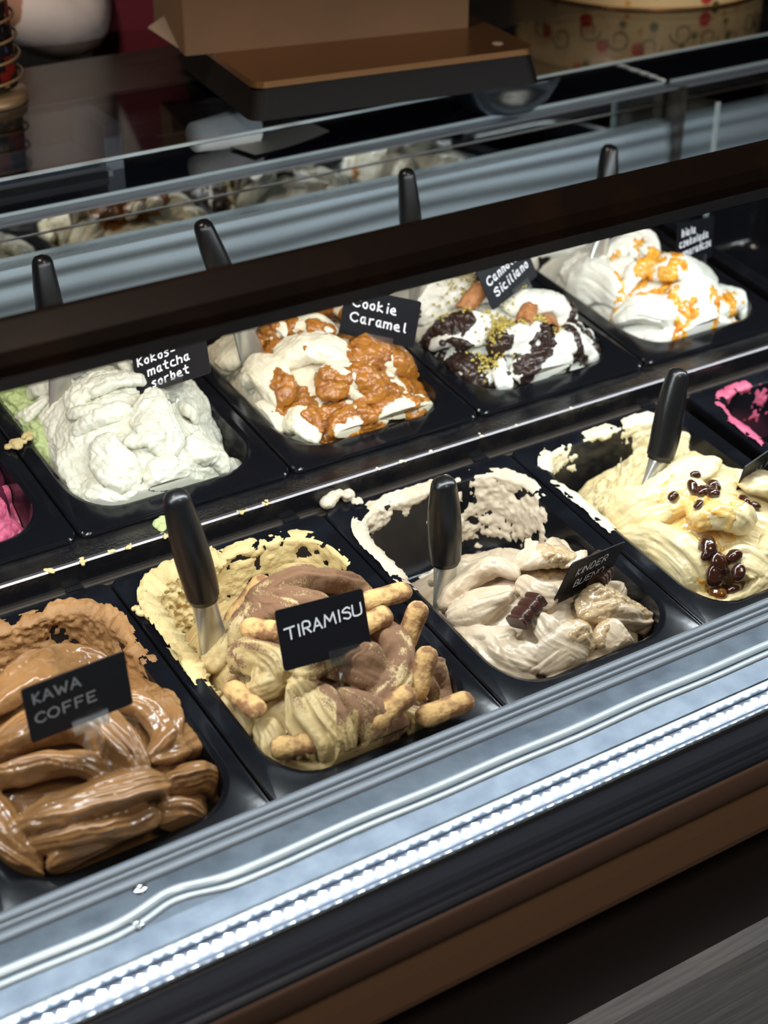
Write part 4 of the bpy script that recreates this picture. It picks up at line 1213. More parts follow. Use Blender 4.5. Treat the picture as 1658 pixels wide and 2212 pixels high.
rm = [raisin_mesh(s, M_RAISIN) for s in range(4)]
rg = [raisin_mesh(s + 9, M_RAISIN2) for s in range(2)]
RAISINS = [(108, -192), (128, -204), (109, -213), (98, -215), (102, -228), (82, -230), (146, -234), (155, -242), (65, -268), (75, -280), (60, -274), (66, -284),
           (85, -289), (60, -290), (72, -298), (82, -303), (60, -301), (73, -199), (93, -206), (76, -306), (74, -290)]
for k, (x, y) in enumerate(RAISINS):
    gold = k in (9, 16)
    o = bpy.data.objects.new('raisin', (rg[k % 2] if gold else rm[k % 4])); COL.objects.link(o)
    oriented(o, g_malaga, x, y, 0.0022, k * 1.3, 0.8)
    s = (0.8, 1.0, 0.75, 1.15, 0.9)[k % 5] * (1.55 if 8 <= k <= 16 else 1.1)
    o.matrix_world = o.matrix_world @ Matrix.Scale(s, 4)
    if gold:
        tag(o, 'plump golden raisin soaked in syrup on cream gelato', 'raisin', 'golden raisins on the cream gelato')
    elif 8 <= k <= 20 and y < -260:
        tag(o, 'dark shiny raisin in the cluster at the front of the cream gelato', 'raisin', 'raisins in the front cluster')
    else:
        tag(o, 'dark raisin scattered on the upper slope of the cream gelato', 'raisin', 'raisins on the upper slope')

# pistachio crumbs: too many and too small to pick apart
rs = np.random.RandomState(4)
v = []; f = []
clusters = [(88, -272, 20, 170), (60, -285, 16, 90), (66, -205, 24, 110), (100, -250, 16, 80), (128, -282, 14, 60), (50, -302, 14, 50), (110, -225, 26, 50), (90, -180, 30, 80), (150, -296, 12, 30)]
for cx, cy, sp, cnt in clusters:
    for q in range(cnt):
        x = (cx + rs.randn() * sp * 0.6) / 1000; y = (cy + rs.randn() * sp * 0.5) / 1000
        if not (0.02 < x < 0.23 and -0.33 < y < -0.03):
            continue
        p, n = surf(g_cannolo, x, y)
        r0 = 0.0015 + rs.rand() * 0.0016
        b = len(v)
        A_ = rs.randn(3, 3); U, _, Vt = np.linalg.svd(A_)
        for dx, dy, dz in ((1, 0, 0), (-1, 0, 0), (0, 0.8, 0), (0, -0.8, 0), (0, 0, 0.6), (0, 0, -0.6)):
            v.append(p + np.array([0, 0, 0.0032]) + n * 0.0004 + (U @ np.array([dx, dy, dz])) * r0)
        f += [tuple(b + i for i in q3) for q3 in ((0, 2, 4), (2, 1, 4), (1, 3, 4), (3, 0, 4), (2, 0, 5), (1, 2, 5), (3, 1, 5), (0, 3, 5))]
pis = link('pistachio_crumbs', mesh_from('pistachio_crumbs', v, f), material('chopped_pistachio', srgb(206, 188, 96), 0.6, noise=(300, srgb(158, 130, 52), 0.4, 0.65)), g_cannolo.o)
pis['kind'] = 'stuff'
# cannoli shell pieces
M_SHELL = material('fried_cannoli_shell', srgb(190, 128, 78), 0.6, noise=(120, srgb(150, 92, 50), 0.4, 0.7), bump=(160, 0.5, 0.003))
for x, y, yw, pt, lab in ((84, -212, 20, 12, 'cannoli shell piece under chocolate behind the pistachio heap'), (118, -278, 40, 10, 'broken cannoli shell piece beside the heaped pistachios'), (150, -284, 60, 0, 'small cannoli shell piece wrapped in dark chocolate')):
    v_ = []; f_ = []; na_, nl_ = 22, 14
    for sh, rad in ((0, 0.0115), (1, 0.0098)):
        for q in range(nl_):
            u_ = q / (nl_ - 1) * 2 - 1
            for w_ in range(na_):
                an = -0.5 + (math.pi + 1.0) * w_ / (na_ - 1)
                rr = rad * (1 - 0.12 * u_ * u_)
                v_.append((0.019 * u_ + 0.002 * math.sin(an * 5), rr * math.cos(an), rr * math.sin(an) * 0.9))
    nn_ = na_ * nl_
    for q in range(nl_ - 1):
        for w_ in range(na_ - 1):
            a_ = q * na_ + w_
            f_ += [(a_, a_ + 1, a_ + na_ + 1, a_ + na_), (nn_ + a_, nn_ + a_ + na_, nn_ + a_ + na_ + 1, nn_ + a_ + 1)]
    for q in range(nl_ - 1):
        for w_ in (0, na_ - 1):
            a_ = q * na_ + w_; f_.append((a_, a_ + na_, nn_ + a_ + na_, nn_ + a_))
    for w_ in range(na_ - 1):
        for q in (0, nl_ - 1):
            a_ = q * na_ + w_; f_.append((a_, a_ + 1, nn_ + a_ + 1, nn_ + a_))
    v_ = np.array(v_); v_ = v_ + 0.0012 * np.stack([fbm(v_, 150, 2, 1), fbm(v_, 150, 2, 2), fbm(v_, 150, 2, 3)], 1)
    o = link('cannoli_shell', mesh_from('cannoli_shell', v_, f_), M_SHELL, None, True)
    oriented(o, g_cannolo, x, y, 0.002, math.radians(yw), 0.6, math.radians(pt))
    tag(o, lab, 'pastry', 'cannoli shell pieces')


# ------------------------------------------------------------------ spatulas
def spatula(foot, top, bend, label, hl=0.108, hr=0.0135, wide=0.017, bury=0.05, yaw=0.0):
    """foot/top in world metres; bend = sideways bow of the handle"""
    F = Vector(foot); T = Vector(top)
    ax = (T - F).normalized()
    e = empty('gelato_spatula', F)
    side = ax.cross(Vector((0, 1, 0))).normalized()
    H0 = T - ax * hl
    n = 48
    P = []; R = []
    for i in range(n):
        t = i / (n - 1)
        p = H0 + ax * (hl * t) + side * (bend * math.sin(t * math.pi * 0.5) ** 2)
        P.append(p - F)
        w = 0.90 + 0.22 * math.sin(math.pi * min(1, t * 1.05) * 0.9 + 0.25) - 0.18 * t
        if t < 0.03: w *= 0.90
        if t > 0.90:
            w *= max(0.04, max(0, 1 - ((t - 0.90) / 0.10) ** 2.6) ** 0.5)
        R.append(hr * w)
    h = link('handle', mesh_from('handle', *tube_data([tuple(p) for p in P], R, 20, up=(0, 1, 0.01))), 'handle', e, True)
    h['label'] = 'black moulded handle'
    # ferrule widening into the blade
    B = []; 
    L = (H0 - F).length + bury
    m = 14
    wv = []; tv = []
    for i in range(m):
        t = i / (m - 1)
        B.append(H0 + ax * 0.004 - ax * (L * t) - F)
        wv.append(hr * 0.72 + (wide - hr * 0.72) * smooth01(np.array([t * 1.2]))[0])
        tv.append(hr * 0.70 * (1 - t) ** 1.5 + 0.0012)
    s2 = side; w2 = ax.cross(s2).normalized()
    v = []; f = []; seg = 16
    for i in range(m):
        for k in range(seg):
            a = 2 * math.pi * k / seg
            v.append(tuple(B[i] + s2 * (wv[i] * math.cos(a)) + w2 * (tv[i] * math.sin(a))))
    for i in range(m - 1):
        for k in range(seg):
            f.append((i * seg + k, i * seg + (k + 1) % seg, (i + 1) * seg + (k + 1) % seg, (i + 1) * seg + k))
    f.append(tuple(range(seg))[::-1]); f.append(tuple(range((m - 1) * seg, m * seg)))
    b = link('blade', mesh_from('blade', v, f), 'spatula_steel', e, True)
    b['label'] = 'steel blade'
    tag(e, label, 'spatula', 'gelato spatulas')
    return e

spatula((0.047, -0.145, 0.782), (0.022, -0.143, 0.970), 0.004, 'black-handled spatula standing in the scraped corner of the tiramisu pan', hl=0.126, hr=0.0165)
spatula((0.303, -0.164, 0.763), (0.300, -0.160, 0.905), 0.0, 'upright black-handled spatula in the half empty hazelnut pan', hl=0.100, hr=0.0168, bury=0.045)
spatula((0.585, -0.150, 0.790), (0.640, -0.134, 0.924), 0.012, 'curved black-handled spatula leaning in the cream raisin gelato', hl=0.105, hr=0.0158)
spatula((0.058, 0.231, 0.885), (0.065, 0.251, 1.052), 0.004, 'black-handled spatula standing in the green matcha sorbet', hl=0.108, hr=0.0146)
spatula((0.290, 0.224, 0.892), (0.248, 0.244, 1.056), 0.002, 'black-handled spatula leaning in the caramel topped gelato', hl=0.108, hr=0.0144)
spatula((0.537, 0.240, 0.894), (0.524, 0.260, 1.058), -0.004, 'slim black-handled spatula behind the chocolate and pistachio gelato', hl=0.108, hr=0.0132)
spatula((0.803, 0.220, 0.892), (0.850, 0.250, 1.032), 0.014, 'curved black-handled spatula in the white orange gelato', hl=0.100, hr=0.0144)

# ------------------------------------------------------------------ name cards
GLYPH = {  # strokes on a grid, baseline y=2, capitals to 8, small letters to 6
    'K': '12 18|58 15 52', 'A': '02 38 62|14 54', 'W': '08 22 46 62 88', 'C': '67 48 17 05 13 42 63', 'O': '48 17 05 13 42 63 75 67 48', 'F': '12 18 68|15 55',
    'E': '62 12 18 68|15 55', 'T': '08 78|48 42', 'I': '12 18', 'R': '12 18 58 66 55 15|35 62', 'M': '02 18 44 78 82', 'S': '67 48 17 16 55 63 42 13', 'U': '08 03 22 42 63 68',
    'N': '02 08 62 68', 'D': '12 18 48 66 64 42 12', 'B': '12 18 48 57 56 45 15|45 64 62 42 12', 'L': '18 12 62', 'G': '67 48 17 05 13 42 63 65 45',
    'k': '12 18|46 14 52', 'o': '36 15 13 32 43 45 36', 's': '46 26 15 34 43 32 12', 'm': '02 06|05 26 35 32|35 56 65 62', 'a': '46 26 15 13 32 45|46 43 52', 't': '28 23 42|06 46', 'c': '46 26 15 13 32 52',
    'h': '02 08|05 26 45 42', 'r': '12 16|15 36 46', 'b': '18 12|15 36 45 43 32 13', 'e': '14 44 45 36 15 13 32 52', 'i': '22 26|28 28', 'n': '12 16|15 36 45 42', 'l': '28 23 32', 'z': '16 46 12 42',
    'p': '16 10|15 36 45 43 32 13', 'd': '46 26 15 13 32 44|48 43 52', '\u0142': '28 23 32|14 36', '\u0144': '12 16|15 36 45 42|37 49', '-': '14 44', ' ': ''}


def lettering(lines, size, thick):
    """lines: (text, x, y, slope) on the card; returns flat ribbon mesh data"""
    v = []; f = []
    for text, x0, y0, slope, sz in lines:
        sc = sz / 6.0; x = 0.0
        for ch in text:
            wdt = 0
            for stroke in GLYPH[ch].split('|'):
                if not stroke:
                    continue
                pts = [(int(q[0]), int(q[1]) - 2) for q in stroke.split()]
                wdt = max(wdt, max(p[0] for p in pts))
                pp = np.array([(p[0] * sc * 0.82, p[1] * sc, 0) for p in pts], float)
                if len(pp) == 2 and np.allclose(pp[0], pp[1]):
                    pp[1] += (0.0004, 0.0004, 0)
                curved = len(pp) > 2 and (ch.islower() or ch in 'COSUDBGR')
                pieces = [spline(pp, 5 * len(pp))] if curved else [pp[q:q + 2].copy() for q in range(len(pp) - 1)]
                for pc in pieces:
                    d = np.gradient(pc, axis=0); d /= np.linalg.norm(d, axis=1)[:, None] + 1e-12
                    nn = np.stack([-d[:, 1], d[:, 0]], 1) * thick / 2
                    pc[0, :2] -= d[0, :2] * thick * 0.4; pc[-1, :2] += d[-1, :2] * thick * 0.4
                    b = len(v)
                    for q in range(len(pc)):
                        for sgn in (1, -1):
                            lx = x0 + x + pc[q, 0] + sgn * nn[q, 0]; ly = y0 + pc[q, 1] + sgn * nn[q, 1]
                            v.append((lx, -0.0011, ly + slope * (lx - x0)))
                    for q in range(len(pc) - 1):
                        f.append((b + 2 * q, b + 2 * q + 1, b + 2 * q + 3, b + 2 * q + 2))
            x += (wdt + 2.0) * sc * 0.82 if ch != ' ' else 3 * sc
    return v, f


def card_mesh(w, h):
    r = 0.003
    L = rr_loop(0, 0, w, h, r, 0, 5)
    n = len(L)
    v = [(p[0], -0.0006, p[1]) for p in L] + [(p[0], 0.0006, p[1]) for p in L]
    f = [tuple(range(n)), tuple(range(n, 2 * n))[::-1]] + [(i, n + i, n + (i + 1) % n, (i + 1) % n) for i in range(n)]
    return mesh_from('card', v, f)


def name_card(center, right, up, label, lines, ink, leg=0.05, foot_dir=(0, 0, -1), thick=0.0016, clip_x=0.0):
    X = Vector(right).normalized(); Z = (Vector(up) - X * Vector(up).dot(X)).normalized(); Y = Z.cross(X)
    w, h = 0.090, 0.056
    base = Vector(center) - Z * (h / 2 + leg)
    e = empty('name_card')
    Rm = Matrix((X, Y, Z)).transposed()
    e.matrix_world = Matrix.Translation(Vector(center)) @ Rm.to_4x4()
    c = link('card', card_mesh(w, h), 'card', e); c['label'] = 'black card'
    v, f = lettering(lines, 0.01, thick)
    t = link('lettering', mesh_from('lettering', v, f), ink, e); t['label'] = 'handwritten ' + ('grey' if ink == 'ink_grey' else 'white') + ' lettering'
    # clear clip and two-pronged stem
    zb = -h / 2
    cl = []
    for x0, x1, y0, y1, z0, z1 in ((-0.016, 0.016, -0.0036, -0.0012, zb - 0.004, zb + 0.007), (-0.016, 0.016, 0.0012, 0.0036, zb - 0.004, zb + 0.005), (-0.016, 0.016, -0.0036, 0.0036, zb - 0.0075, zb - 0.004),
                                   (-0.007, 0.007, -0.003, 0.003, zb - 0.017, zb - 0.0075)):
        cl.append(box_data(clip_x + x0, clip_x + x1, y0, y1, z0, z1))
    vv = []; ff = []
    for a, b in cl:
        o0 = len(vv); vv += a; ff += [tuple(i + o0 for i in q) for q in b]
    k = link('clip', mesh_from('clip', vv, ff), 'acrylic', e); k['label'] = 'clear acrylic clip'
    inv = Rm.inverted()
    fd = inv @ Vector(foot_dir).normalized()
    for s in (-1, 1):
        p0 = Vector((clip_x + s * 0.0050, 0, zb - 0.016)); p1 = Vector((clip_x + s * 0.0022, 0, zb - 0.014)) + fd * leg
        k = link('prong', mesh_from('prong', *tube_data([tuple(p0), tuple((p0 * 0.6 + p1 * 0.4) + Vector((s * 0.0012, 0, 0))), tuple(p1)], [0.0025, 0.0022, 0.0015], 8, up=(0, 1, 0.02))), 'acrylic', e, True)
        k['label'] = 'clear acrylic prong'
    tag(e, label, 'name card', 'black name cards on acrylic stands')
    return e

name_card((-.1393, -.2730, .8870), (.9983, -.0229, .0542), (-.0543, -.0007, .9985), 'black card reading KAWA COFFE standing in the coffee gelato',
          [('KAWA', -0.038, 0.010, 0.02, 0.0098), ('COFFE', -0.038, -0.010, 0.02, 0.0098)], 'ink_grey', 0.064, clip_x=0.006)
name_card((.1013, -.2605, .8557), (.997, -.0423, -.0653), (.0767, .398, .9142), 'black card reading TIRAMISU standing among the ladyfingers',
          [('TIRAMISU', -0.039, -0.001, 0.08, 0.0105)], 'ink_white', 0.062, clip_x=0.016)
name_card((.4103, -.2611, .7963 + .012), (.9594, .2302, -.1631), (.2162, -.2284, .9492), 'tilted black card reading KINDER BUENO on the hazelnut gelato',
          [('KINDER', -0.028, 0.006, 0.10, 0.0088), ('BUENO', -0.022, -0.011, 0.10, 0.0088)], 'ink_white', 0.035, clip_x=0.004, thick=0.0013)
name_card((.1638, .1698, .9335), (.7217, -.5858, .3687), (.246, .715, .6544), 'black card reading Kokos matcha sorbet over the green gelato',
          [('Kokos-', -0.040, 0.005, 0.05, 0.0095), ('matcha', -0.028, -0.0095, 0.08, 0.0095), ('sorbet', -0.026, -0.024, 0.08, 0.0095)], 'ink_white', 0.035, clip_x=-0.004, thick=0.0019)
name_card((.4232, .1525, .9291), (.7124, -.6912, -.1212), (.2181, .054, .9744), 'black card reading Cookie Caramel over the caramel gelato',
          [('Cookie', -0.034, 0.008, -0.02, 0.0105), ('Caramel', -0.034, -0.010, -0.02, 0.0105)], 'ink_white', 0.040, clip_x=0.004, thick=0.0019)
name_card((.9248, .1694, .9110), (.9566, .2674, -.1161), (.0805, .1406, .9868), 'black card reading biala czekolada pomarancza over the white orange gelato',
          [('bia\u0142a', -0.036, 0.012, 0.02, 0.0090), ('czekolada', -0.040, -0.002, 0.05, 0.0090), ('pomara\u0144cza', -0.040, -0.016, 0.06, 0.0090)], 'ink_white', 0.040, clip_x=0.010, thick=0.0018)
MALAGA_C, MALAGA_R, MALAGA_U = (.694, -.215, .825), (.979, .1261, .1604), (-.1152, -.3072, .9446)
name_card((.618, .1705, .9352), (.9431, .2615, .2055), (-.2826, .3045, .9096), 'tilted black card reading Cannolo Siciliano over the chocolate gelato',
          [('Cannolo', -0.036, 0.000, 0.10, 0.0100), ('Siciliano', -0.032, -0.017, 0.10, 0.0100)], 'ink_white', 0.035, clip_x=0.010, thick=0.0019)
name_card(MALAGA_C, MALAGA_R, MALAGA_U, 'black card reading MALAGA over the raisin gelato',
          [('MALAGA', -0.034, -0.002, 0.06, 0.0090)], 'ink_grey', 0.035, clip_x=0.010, thick=0.0012)

# ------------------------------------------------------------------ stray lumps of gelato
def lump(center, size, mat, label, seed, flat=0.45, group='stray lumps of gelato'):
    V = []; F = []; off = 0
    rs = np.random.RandomState(seed)
    for q in range(9):
        d = rs.randn(3) * np.array(size) * 0.45
        v, f = ball_data((d[0], d[1], abs(d[2]) * 0.6 + size[2] * 0.3), max(size) * (0.25 + 0.25 * rs.rand()), q + seed, 12)
        v[:, 2] = np.maximum(v[:, 2] * flat, -0.001)
        V.append(v); F += [tuple(a + off for a in x) for x in f]; off += len(v)
    me = remesh(np.concatenate(V), F, 0.0009)
    P = co(me); N = nrm(me); P += N * (0.0012 * fbm(P, 220, 3, seed))[:, None]
    me.vertices.foreach_set('co', P.astype(np.float32).ravel())
    o = link('gelato_lump', me, mat, None, True); me.materials.clear(); me.materials.append(mat)
    o.location = center; o.rotation_euler = (TILT, 0, seed)
    tag(o, label, 'gelato lump', group)
    return o

LW = lambda x, y, h: pan_to_world('f', x, y, h)
lump(LW(0.276, 0.006, -0.002), (0.016, 0.012, 0.020), G_KINDER_RAW, 'cream lump of gelato stuck at the riser behind the tiramisu pan', 3, 0.9)
lump(LW(0.294, -0.006, 0.000), (0.008, 0.007, 0.008), G_KINDER_RAW, 'small cream crumb beside the big lump at the riser', 4, 0.7)
lump(LW(-0.003, 0.221, 0.0360), (0.011, 0.015, 0.006), G_TIRA_RAW, 'flat tan lump of gelato bridging two rear pans', 5, 0.6)
lump(LW(0.083, 0.033, 0.0215), (0.016, 0.012, 0.006), G_MATCHA_RAW, 'pale green smear of gelato on the riser below the green gelato', 6, 0.6)
lump(LW(0.012, -0.062, 0.000), (0.012, 0.010, 0.007), G_TIRA_RAW, 'tan lump bridging the coffee and tiramisu pans', 7, 0.7)
for k, (x, y, c) in enumerate([(-0.02, .0122, 0), (-0.055, .0120, 0), (0.012, .0122, 0), (0.03, .0122, 0), (0.07, .0122, 0), (0.16, .0122, 0), (0.19, .0122, 0), (0.33, .0120, 1), (0.36, .0122, 1), (0.40, .0122, 1), (0.47, .0122, 1), (0.52, .0122, 1), (0.60, .0122, 1)]):
    lump(LW(x, y, 0.0226), (0.006 - 0.0002 * k, 0.0025, 0.0025), (G_TIRA_RAW, G_CREAM_RAW)[c], 'tiny gelato crumb frozen to the bright edge of the riser', 20 + k, 0.7, 'crumbs along the riser edge')

# ------------------------------------------------------------------ on the counter
# scale: sloped black body with a bronze plate
sc = empty('kitchen_scale', (0.402, 0.410, 1.0886), (0, 0, math.radians(-8)))
tag(sc, 'black kitchen scale with bronze plate at the edge of the glass top', 'scale')
W_, D_ = 0.405, 0.290


def frustum(name, w0, d0, w1, d1, z0, z1, cx, cy, mat, parent, r=0.02):
    a = rr_loop(cx, cy, w0, d0, r, z0, 6); b = rr_loop(cx, cy, w1, d1, r, z1, 6)
    n = len(a)
    f = [tuple(range(n))[::-1], tuple(range(n, 2 * n))] + [(i, (i + 1) % n, n + (i + 1) % n, n + i) for i in range(n)]
    return link(name, mesh_from(name, a + b, f), mat, parent)

frustum('body', W_, D_, W_ - 0.020, D_ - 0.016, 0.006, 0.044, W_ / 2, D_ / 2, 'scale_body', sc, 0.018)
pl = frustum('plate', W_ - 0.012, D_ - 0.010, W_ - 0.016, D_ - 0.014, 0.0445, 0.0515, W_ / 2, D_ / 2, 'scale_plate', sc, 0.018)
v, f = lathe_data([(0.0001, 0), (0.0075, 0), (0.0068, 0.0012), (0.0001, 0.0014)], 20)
link('level_button', mesh_from('level_button', [(a + W_ - 0.045, b + 0.045, c + 0.0515) for a, b, c in v], f), 'kraft_light', sc, True)
for fx in (0.04, W_ - 0.04):
    for fy in (0.04, D_ - 0.04):
        v, f = lathe_data([(0.012, 0.0), (0.012, 0.006), (0.011, 0.0065), (0.0001, 0.0065)], 16)
        link('foot', mesh_from('foot', [(a + fx, b + fy, c) for a, b, c in v], f), 'scale_body', sc)
# cardboard box standing on the plate
bx = empty('cardboard_box', (0.396, 0.568, 1.1402), (0, 0, math.radians(-11.4)))
tag(bx, 'brown cardboard box standing on the kitchen scale', 'box')
link('carton', mesh_from('carton', *box_data(0.0, 0.39, 0.0, 0.16, 0, 0.28)), 'kraft', bx)
link('side_panel', mesh_from('side_panel', *box_data(-0.0015, 0.0, 0.001, 0.159, 0, 0.28)), 'kraft', bx)
v = [(-0.002, 0.03, 0.002), (-0.030, 0.075, 0.020), (-0.002, 0.10, 0.026), (-0.002, 0.03, 0.0035), (-0.030, 0.075, 0.0215), (-0.002, 0.10, 0.0275)]
link('paper_flap', mesh_from('paper_flap', v, [(0, 1, 2), (5, 4, 3), (0, 3, 4, 1), (1, 4, 5, 2), (2, 5, 3, 0)]), 'kraft_light', bx)
# steel bowl on the lower shelf, under the scale
v, f = lathe_data([(0.0001, 0.0), (0.040, 0.0), (0.050, 0.003), (0.068, 0.018), (0.080, 0.038), (0.085, 0.054), (0.0875, 0.0545), (0.0865, 0.056), (0.083, 0.055), (0.078, 0.038), (0.066, 0.020), (0.049, 0.0055), (0.0001, 0.0045)], 56)
o = link('steel_bowl', mesh_from('steel_bowl', v, f), 'steel', None, True)
o.location = (0.838, 0.493, 1.0215)
tag(o, 'brushed steel bowl on the lower glass shelf below the scale', 'bowl')
# paper cups lying on the lower shelf and a sheet of parchment
for k, (x, y, yw, lab) in enumerate([(0.392, 0.540, 12, 'white paper cup lying on the lower glass shelf')]):
    v, f = lathe_data([(0.0001, 0.0), (0.019, 0.0), (0.026, 0.090), (0.0272, 0.0915), (0.0262, 0.093), (0.0248, 0.091), (0.018, 0.003), (0.0001, 0.003)], 36)
    v = [(c, a, b + 0.0) for a, b, c in v]
    o = link('paper_cup', mesh_from('paper_cup', v, f), 'paper', None, True)
    o.location = (x - 0.005, y, 1.0215 + 0.0225); o.rotation_euler = (0, math.radians(4), math.radians(yw))
    tag(o, lab, 'paper cup')
nx_, ny_ = 16, 12
v = []; f = []
for i in range(nx_):
    for k in range(ny_):
        x = i / (nx_ - 1); y = k / (ny_ - 1)
        v.append((0.135 * x, 0.095 * y, 0.0006 + 0.006 * (x - 0.5) ** 2 * 2 + 0.003 * math.sin(y * 3) * x))
n = len(v); v += [(a, b, c - 0.0005) for a, b, c in v]
for i in range(nx_ - 1):
    for k in range(ny_ - 1):
        a = i * ny_ + k
        f += [(a, a + ny_, a + ny_ + 1, a + 1), (n + a, n + a + 1, n + a + ny_ + 1, n + a + ny_)]
o = link('parchment_sheet', mesh_from('parchment_sheet', v, f), 'parchment', None, True)
o.location = (0.445, 0.486, 1.0219); o.rotation_euler = (0, 0, math.radians(14))
tag(o, 'grey parchment sheet lying on the lower glass shelf', 'paper sheet')

# round floral tin
tin = empty('floral_tin', (1.305, 0.752, 1.0885))
tag(tin, 'large round cream tin painted with red flowers and scrolls', 'tin')


def floral_material():
    m = material('painted_tin', srgb(206, 176, 124), 0.35)
    nt = m.node_tree; b = nt.nodes['Principled BSDF']
    tc = nt.nodes.new('ShaderNodeTexCoord')
    col = None
    prev = None
    for sc_, rnd, c, lo, hi in ((26, 0.9, (60, 74, 34), 0.16, 0.22), (22, 0.7, (170, 44, 26), 0.22, 0.27), (34, 1.0, (190, 130, 40), 0.12, 0.18)):
        vo = nt.nodes.new('ShaderNodeTexVoronoi'); vo.inputs['Scale'].default_value = sc_; vo.inputs['Randomness'].default_value = rnd
        nt.links.new(tc.outputs['Object'], vo.inputs['Vector'])
        r = nt.nodes.new('ShaderNodeMapRange'); r.inputs[1].default_value = hi; r.inputs[2].default_value = lo
        nt.links.new(vo.outputs['Distance'], r.inputs[0])
        mx = nt.nodes.new('ShaderNodeMix'); mx.data_type = 'RGBA'
        if prev is None:
            mx.inputs[6].default_value = srgb(206, 176, 124)
        else:
            nt.links.new(prev, mx.inputs[6])
        mx.inputs[7].default_value = srgb(*c)
        nt.links.new(r.outputs[0], mx.inputs[0]); prev = mx.outputs[2]
    nt.links.new(prev, b.inputs['Base Color'])
    return m

FLORAL = floral_material()
v, f = lathe_data([(0.0001, 0.001), (0.196, 0.001), (0.199, 0.003), (0.199, 0.10), (0.197, 0.104), (0.0001, 0.104)], 96)
link('tin_wall', mesh_from('tin_wall', v, f), FLORAL, tin, True).data.set_sharp_from_angle(angle=0.6)
v, f = lathe_data([(0.197, 0.0), (0.2015, 0.0), (0.2020, 0.002), (0.2005, 0.0040), (0.197, 0.004)], 96)
link('bottom_rim', mesh_from('bottom_rim', v, f), 'scale_plate', tin, True)
v, f = lathe_data([(0.0001, 0.104), (0.202, 0.104), (0.203, 0.106), (0.203, 0.128), (0.200, 0.131), (0.0001, 0.133)], 96)
link('lid', mesh_from('lid', v, f), FLORAL, tin, True).data.set_sharp_from_angle(angle=0.6)
# painted scrolls round the wall
INK = material('scroll_paint', srgb(44, 38, 28), 0.4)
for k in range(26):
    a0 = 2 * math.pi * k / 26
    pts = []
    for i in range(26):
        t = i / 25 * 2.2 * math.pi
        rad = 0.019 * (1 - 0.62 * i / 25)
        u = rad * math.cos(t) * (1 if k % 2 else -1); w = 0.036 + (k % 3) * 0.010 + rad * math.sin(t)
        an = a0 + u / 0.2
        pts.append((0.1996 * math.cos(an), 0.1996 * math.sin(an), w))
    link('scroll', mesh_from('scroll', *tube_data(pts, 0.0011, 6)), INK, tin, True)

# patterned roll inside a wire spiral holder
ch = empty('cone_holder', (0.166, 0.690, 1.0885))
tag(ch, 'spiral wire holder with a patterned paper roll beside the server', 'holder')


def pattern_material():
    m = material('patterned_wrapper', srgb(20, 18, 16), 0.4)
    nt = m.node_tree; b = nt.nodes['Principled BSDF']
    tc = nt.nodes.new('ShaderNodeTexCoord')
    prev = None
    for sc_, c, hi, lo in ((44, (176, 128, 40), 0.30, 0.24), (38, (128, 28, 22), 0.34, 0.28), (70, (210, 200, 180), 0.16, 0.12), (50, (44, 60, 110), 0.18, 0.13)):
        vo = nt.nodes.new('ShaderNodeTexVoronoi'); vo.inputs['Scale'].default_value = sc_
        vo.distance = 'CHEBYCHEV'
        nt.links.new(tc.outputs['Object'], vo.inputs['Vector'])
        r = nt.nodes.new('ShaderNodeMapRange'); r.inputs[1].default_value = hi; r.inputs[2].default_value = lo
        nt.links.new(vo.outputs['Distance'], r.inputs[0])
        mx = nt.nodes.new('ShaderNodeMix'); mx.data_type = 'RGBA'
        if prev is None:
            mx.inputs[6].default_value = srgb(20, 18, 16)
        else:
            nt.links.new(prev, mx.inputs[6])
        mx.inputs[7].default_value = srgb(*c)
        nt.links.new(r.outputs[0], mx.inputs[0]); prev = mx.outputs[2]
    nt.links.new(prev, b.inputs['Base Color'])
    return m

v, f = lathe_data([(0.0001, 0.020), (0.044, 0.020), (0.046, 0.022), (0.040, 0.30), (0.0001, 0.30)], 40)
link('wrapper_roll', mesh_from('wrapper_roll', v, f), pattern_material(), ch, True)
N_ = 400
t = np.linspace(0, 11 * 2 * math.pi, N_)
zz = 0.012 + 0.27 * t / t[-1]
rr_ = 0.053 - 0.012 * t / t[-1]
link('wire_spiral', mesh_from('wire_spiral', *tube_data(np.stack([rr_ * np.cos(t), rr_ * np.sin(t), zz], 1), 0.0021, 8)), 'wire', ch, True)
v, f = lathe_data([(0.0001, 0.0), (0.055, 0.0), (0.056, 0.003), (0.054, 0.014), (0.0001, 0.0145)], 40)
link('base', mesh_from('base', v, f), 'wire', ch, True)

# ------------------------------------------------------------------ person behind the counter
def skin_body(name, verts, edges, radii, mat, parent=None, sub=2):
    me = bpy.data.meshes.new(name)
    me.from_pydata(verts, edges, [])
    o = bpy.data.objects.new(name, me); COL.objects.link(o)
    md = o.modifiers.new('skin', 'SKIN'); md.use_smooth_shade = True
    for i, r0 in enumerate(radii):
        me.skin_vertices[0].data[i].radius = r0 if isinstance(r0, tuple) else (r0, r0)
    me.skin_vertices[0].data[0].use_root = True
    s = o.modifiers.new('sub', 'SUBSURF'); s.levels = sub; s.render_levels = sub
    dg = bpy.context.evaluated_depsgraph_get()
    out = bpy.data.meshes.new_from_object(o.evaluated_get(dg))
    bpy.data.objects.remove(o); bpy.data.meshes.remove(me)
    out.materials.clear(); out.materials.append(M[mat])
    return link(name, out, None, parent, True)

